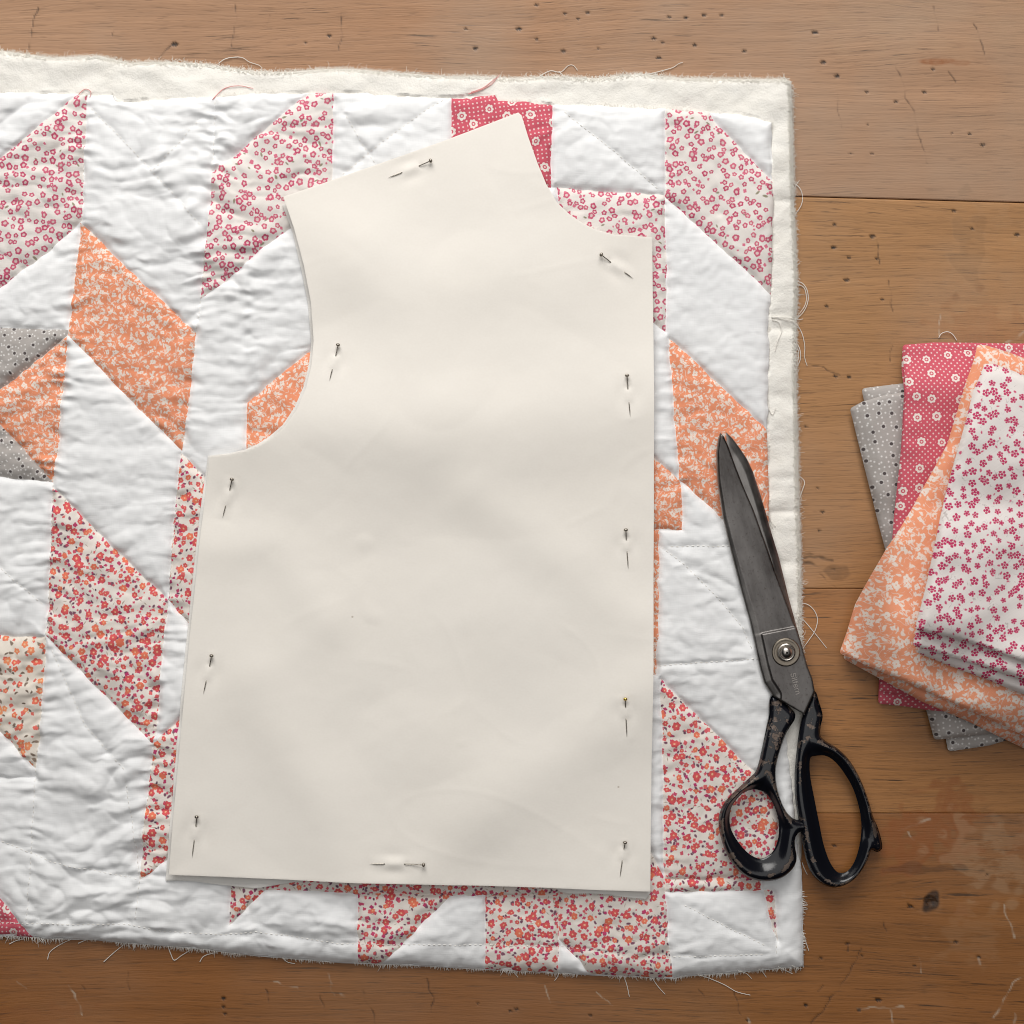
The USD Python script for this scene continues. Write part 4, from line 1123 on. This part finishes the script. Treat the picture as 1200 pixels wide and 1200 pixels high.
def build_shears():
    # rear blade
    poly = Polygon(BLADE_REAR).buffer(0)
    p, t, _ = fill(poly, 1.2)
    d = shapely.distance(shapely.points(p), poly.exterior)
    outer = dist(p, BLADE_REAR[:11], False)
    b = shears_base(p)
    taper = smoothstep(500, 560, p[:, 1]) * 0.5 + 0.5
    top = b + taper * (1.4 + 3.6 * np.clip(outer / 9.0, 0, 1) ** 0.8) * 0.9
    top -= 0.5 * np.exp(-d / 0.8)
    v, f = solid(p, t, top, b, LIFT)
    wear = 0.30 + 0.14 * np.tanh(at(WOB, p)) + smoothstep(2.2, 0.2, outer) * 0.5 * np.clip(0.5 + 0.5 * at(WOB, p), 0, 1)
    put(shears, "blade", (v, f), "steel", "rear blade", attrs={"wear": np.r_[wear, wear]}, smooth=38)

    # front blade with its pivot block
    poly = Polygon(BLADE_FRONT).buffer(0)
    p, t, _ = fill(poly, 1.0)
    d = shapely.distance(shapely.points(p), poly.exterior)
    left = dist(p, [(843.7, 507), (841, 515), (839, 530), (839.3, 548), (840.5, 566), (846.6, 606), (856, 645), (868, 690), (879, 729), (890, 780), (895.5, 800), (905.5, 815.5)], False)
    b = shears_base(p)
    width = 3.0 + 5.0 * smoothstep(520, 760, p[:, 1])
    body = b + 4.0 + smoothstep(500, 560, p[:, 1]) * 1.0
    bev = np.clip(left / width, 0, 1)
    top = body + 0.6 + 3.0 * bev
    along = (p[:, 0] - 900) * 0.19 + (p[:, 1] - 741.5)                    # the step onto the pivot block
    right_ = smoothstep(width + 0.5, width + 3.0, left)
    top += 3.0 * smoothstep(-2.4, 1.2, along) * (0.35 + 0.65 * right_)
    top -= 1.1 * np.exp(-d / 0.7)
    v, f = solid(p, t, top, b + 3.2, LIFT)
    lip = np.exp(-((along + 1.3) / 1.1) ** 2) * right_ * 0.0 * (0.6 + 0.4 * at(WOB, p))
    edge = smoothstep(1.6, 0.2, left) * 1.0 * smoothstep(800, 520, p[:, 1])
    wear = np.maximum.reduce([edge, lip, smoothstep(width + 0.4, width - 0.6, left) * (0.26 + 0.1 * np.tanh(at(WOB, p)))])
    put(shears, "blade", (v, f), "steel", "front blade with pivot block", attrs={"wear": np.r_[wear, wear]}, smooth=38)

    def handle(outer, hole, thick, label, slabs):
        ring, inn = spline(outer, 2.0, True), spline(hole, 2.0, True)
        poly = Polygon(ring, [inn]).buffer(0)
        p, t, _ = fill(poly, 1.1)
        do = dist(p, [tuple(q) for q in ring])
        di = dist(p, [tuple(q) for q in inn])
        b = shears_base(p)
        v_ = do / (do + di + 1e-6)
        dish = np.where(v_ < 0.30, np.sqrt(np.clip(1 - (1 - v_ / 0.30) ** 2, 0, 1)), 1 - 0.80 * smoothstep(0.32, 0.95, v_))
        dish *= np.sqrt(np.clip(di / 2.0, 0.05, 1))
        bar = np.sqrt(np.clip(1 - (1 - np.clip(do / 8.0, 0, 1)) ** 2, 0, 1))
        wgt = smoothstep(20, 34, di)
        prof = dish * (1 - wgt) + bar * wgt
        top = b + thick * (0.42 + 0.58 * prof)
        low = b + thick * 0.42 - thick * 0.42 * np.sqrt(np.clip(np.minimum(do, di) / 4.0, 0, 1))
        top = top + slabs(p)
        ridge = np.exp(-((v_ - 0.27) / 0.16) ** 2) * (1 - wgt) * 0.58 + smoothstep(4.0, 0.6, do) * 0.36 + smoothstep(1.5, 0.2, di) * 0.12
        spots = np.clip(wgt * 0.46, 0, 1)
        wear = np.clip(np.maximum(ridge, spots), 0, 1)
        vv, f = solid(p, t, top, low, LIFT)
        put(shears, "handle", (vv, f), "enamel", label, attrs={"wear": np.r_[wear, wear]}, smooth=50)

    handle(HANDLE_SMALL, HOLE_SMALL, 16.0, "small thumb loop", lambda p: -7.0 * smoothstep(880, 825, p[:, 1]))
    handle(HANDLE_LARGE, HOLE_LARGE, 15.0, "long finger loop", lambda p: -7.5 * smoothstep(872, 830, p[:, 1]) - 3.0 * smoothstep(1018, 1030, p[:, 0]))

    # washer, screw
    c = np.array([(920.3, 764.0)])
    zc = float(shears_base(c)[0]) + 4 + 1 + 3.6 + 3.4
    o = place(c, zc, LIFT)[0]

    def lathe(prof):
        m = trimesh.creation.revolve(np.array(prof) * S, sections=64)
        return np.array(m.vertices) + o, np.array(m.faces)

    put(shears, "washer", lathe([(0, -1), (16.2, -1), (16.6, 0.6), (16.0, 1.7), (15.0, 2.2), (13.6, 1.9), (12.6, 1.6), (10, 1.6), (0, 1.6)]), "washer", smooth=40)
    put(shears, "screw", lathe([(0, 1.0), (10.4, 1.0), (10.8, 3.4), (10.2, 5.0), (8.9, 5.6), (7.6, 5.1), (7.2, 4.4), (6.9, 5.6), (5.9, 7.4), (3.8, 8.8), (1.3, 9.3), (0.9, 8.7), (0, 8.6)]), "screw", smooth=40)
    # stamped word
    tm = meshkit.text_mesh("Silfern", 6.2 * S, 0.6 * S)
    v = np.array(tm.vertices)
    v[:, 0] -= 0
    ang = math.radians(-90 + 15)
    ca, sa = math.cos(ang), math.sin(ang)
    rot = np.column_stack([v[:, 0] * ca - v[:, 1] * sa, v[:, 0] * sa + v[:, 1] * ca, v[:, 2]])
    st = place(np.array([(925.5, 789.0)]), zc - 0.25, LIFT)[0]
    px = (rot[:, 0] + st[0]) / S
    rot = rot + st
    rot[:, 2] -= 0.085 * (rot[:, 0] - o[0])
    put(shears, "lettering", (rot, np.array(tm.faces)), "letter", smooth=False)


build_shears()

# ------------------------------------------------------------------ pile of folded cloths at the right
acc = np.zeros((NY, NX), np.float32)


def folded(parent, poly_pts, thick, mat, rot, seed, raw=None, press=0.0, sag=1.0):
    """One fold of a cloth: a soft flat slab with a rounded rim, lying on what is already there."""
    global acc
    poly = Polygon(poly_pts).buffer(-4.0).buffer(4.0, quad_segs=6)
    p, t, _ = fill(poly, 2.3)
    d = shapely.distance(shapely.points(p), poly.exterior)
    m = mask_of(poly)
    sup = ndimage.gaussian_filter(ndimage.maximum_filter(acc, 19), 8)
    base_f = np.maximum(sup, acc + 0.4) if sag else acc
    base_f = np.maximum(ndimage.gaussian_filter(base_f, 3), acc + 0.25)
    und = 1.5 * gnoise(22, 22, seed) + 0.5 * gnoise(7, 11, seed + 1)
    b = at(base_f, p) + 0.3
    rim = np.sqrt(np.clip(1 - (1 - np.clip(d / (thick * 1.15), 0, 1)) ** 2, 0, 1))
    top = b + thick * (0.5 + 0.5 * rim) + at(und, p) * np.clip(d / 6, 0.15, 1)
    low = b + thick * 0.5 * (1 - rim)
    v, f = solid(p, t, top, low, 0.85 * float(np.median(top)))
    ca, sa = math.cos(rot), math.sin(rot)
    uv = np.column_stack([p[:, 0] * ca - p[:, 1] * sa + 13 * seed, p[:, 0] * sa + p[:, 1] * ca + 7 * seed])
    put(parent, "fold", (v, f), mat, uv=np.vstack([uv, uv + 3.0]), smooth=True)
    tt = base_f + 0.3 + thick + und
    acc = np.where(m, np.maximum(acc, tt), acc)


grey = thing("folded_cloth", "grey spotted cotton, folded, lowest in the pile of fabrics", "fabric", "folded fabrics piled beside the quilt")
folded(grey, [(1010, 455), (1050, 450), (1260, 430), (1260, 868), (1200, 862), (1160, 874), (1112, 881), (1109, 866), (1085, 800)], 11, "grey_dot_bolt", 0.3, 60)
folded(grey, [(998, 478), (1012, 470), (1035, 463), (1062, 459), (1260, 440), (1260, 830), (1180, 858), (1097, 868), (1088, 836), (1062, 735), (1036, 632), (1018, 560)], 11, "grey_dot_bolt", 0.25, 63)
rose = thing("folded_cloth", "rose red cotton with white dots and daisies, folded, second from the bottom of the pile", "fabric", "folded fabrics piled beside the quilt")
folded(rose, [(1063, 402), (1100, 399), (1260, 401), (1260, 840), (1160, 836), (1094, 833), (1034, 827), (1035, 790), (1048, 620), (1056, 520)], 10, "rose_dot_bolt", 0.12, 66)
folded(rose, [(1064, 404), (1075, 401), (1130, 408), (1200, 411), (1260, 414), (1260, 820), (1120, 825), (1036, 812), (1045, 640), (1058, 500)], 10, "rose_dot_bolt", 0.10, 69)
orange = thing("folded_cloth", "orange cotton with white vine print, folded, under the raspberry flowered cloth", "fabric", "folded fabrics piled beside the quilt")
folded(orange, [(1152, 404), (1200, 424), (1260, 450), (1260, 905), (1200, 877), (1140, 848), (1080, 822), (1035, 797), (996, 775), (1015, 712), (1042, 644), (1075, 590), (1112, 520), (1134, 450)], 11, "orange_vine", 0.9, 72)
folded(orange, [(1150, 402), (1160, 403), (1200, 419), (1260, 446), (1260, 892), (1200, 862), (1150, 838), (1100, 817), (1050, 795), (1022, 782), (992, 769), (1001, 743), (1010, 710), (1025, 675), (1040, 642), (1072, 590), (1110, 520), (1131, 450)], 12, "orange_vine", 0.8, 75)
rasp = thing("folded_cloth", "pale cotton with raspberry flowers, folded, topmost of the fabric pile", "fabric", "folded fabrics piled beside the quilt")
folded(rasp, [(1157, 432), (1200, 452), (1260, 470), (1260, 838), (1200, 814), (1150, 794), (1110, 779), (1072, 764), (1086, 690), (1102, 610), (1122, 530), (1142, 460)], 10, "raspberry", 0.4, 78)
folded(rasp, [(1156, 429), (1200, 446), (1260, 465), (1260, 822), (1200, 798), (1150, 780), (1105, 766), (1067, 756), (1070, 742), (1085, 684), (1101, 610), (1121, 530), (1141, 460)], 10, "raspberry", 0.5, 81)
folded(rasp, [(1155, 426), (1166, 426), (1200, 440), (1260, 462), (1260, 796), (1200, 776), (1150, 757), (1110, 746), (1069, 737), (1084, 680), (1100, 606), (1120, 528), (1140, 458)], 11, "raspberry", 0.6, 84)

loose = thing("loose_thread", "short pale loose thread lying on the table above the rose cloth", "thread")
q = spline([(1100, 396), (1103, 391), (1110, 389), (1116, 392), (1121, 399)], 1.5)
put(loose, "strand", tube(place(q, 0.9 + 0.8 * np.sin(np.linspace(0, 3.1, len(q)))), 0.00022, 5), "thread")
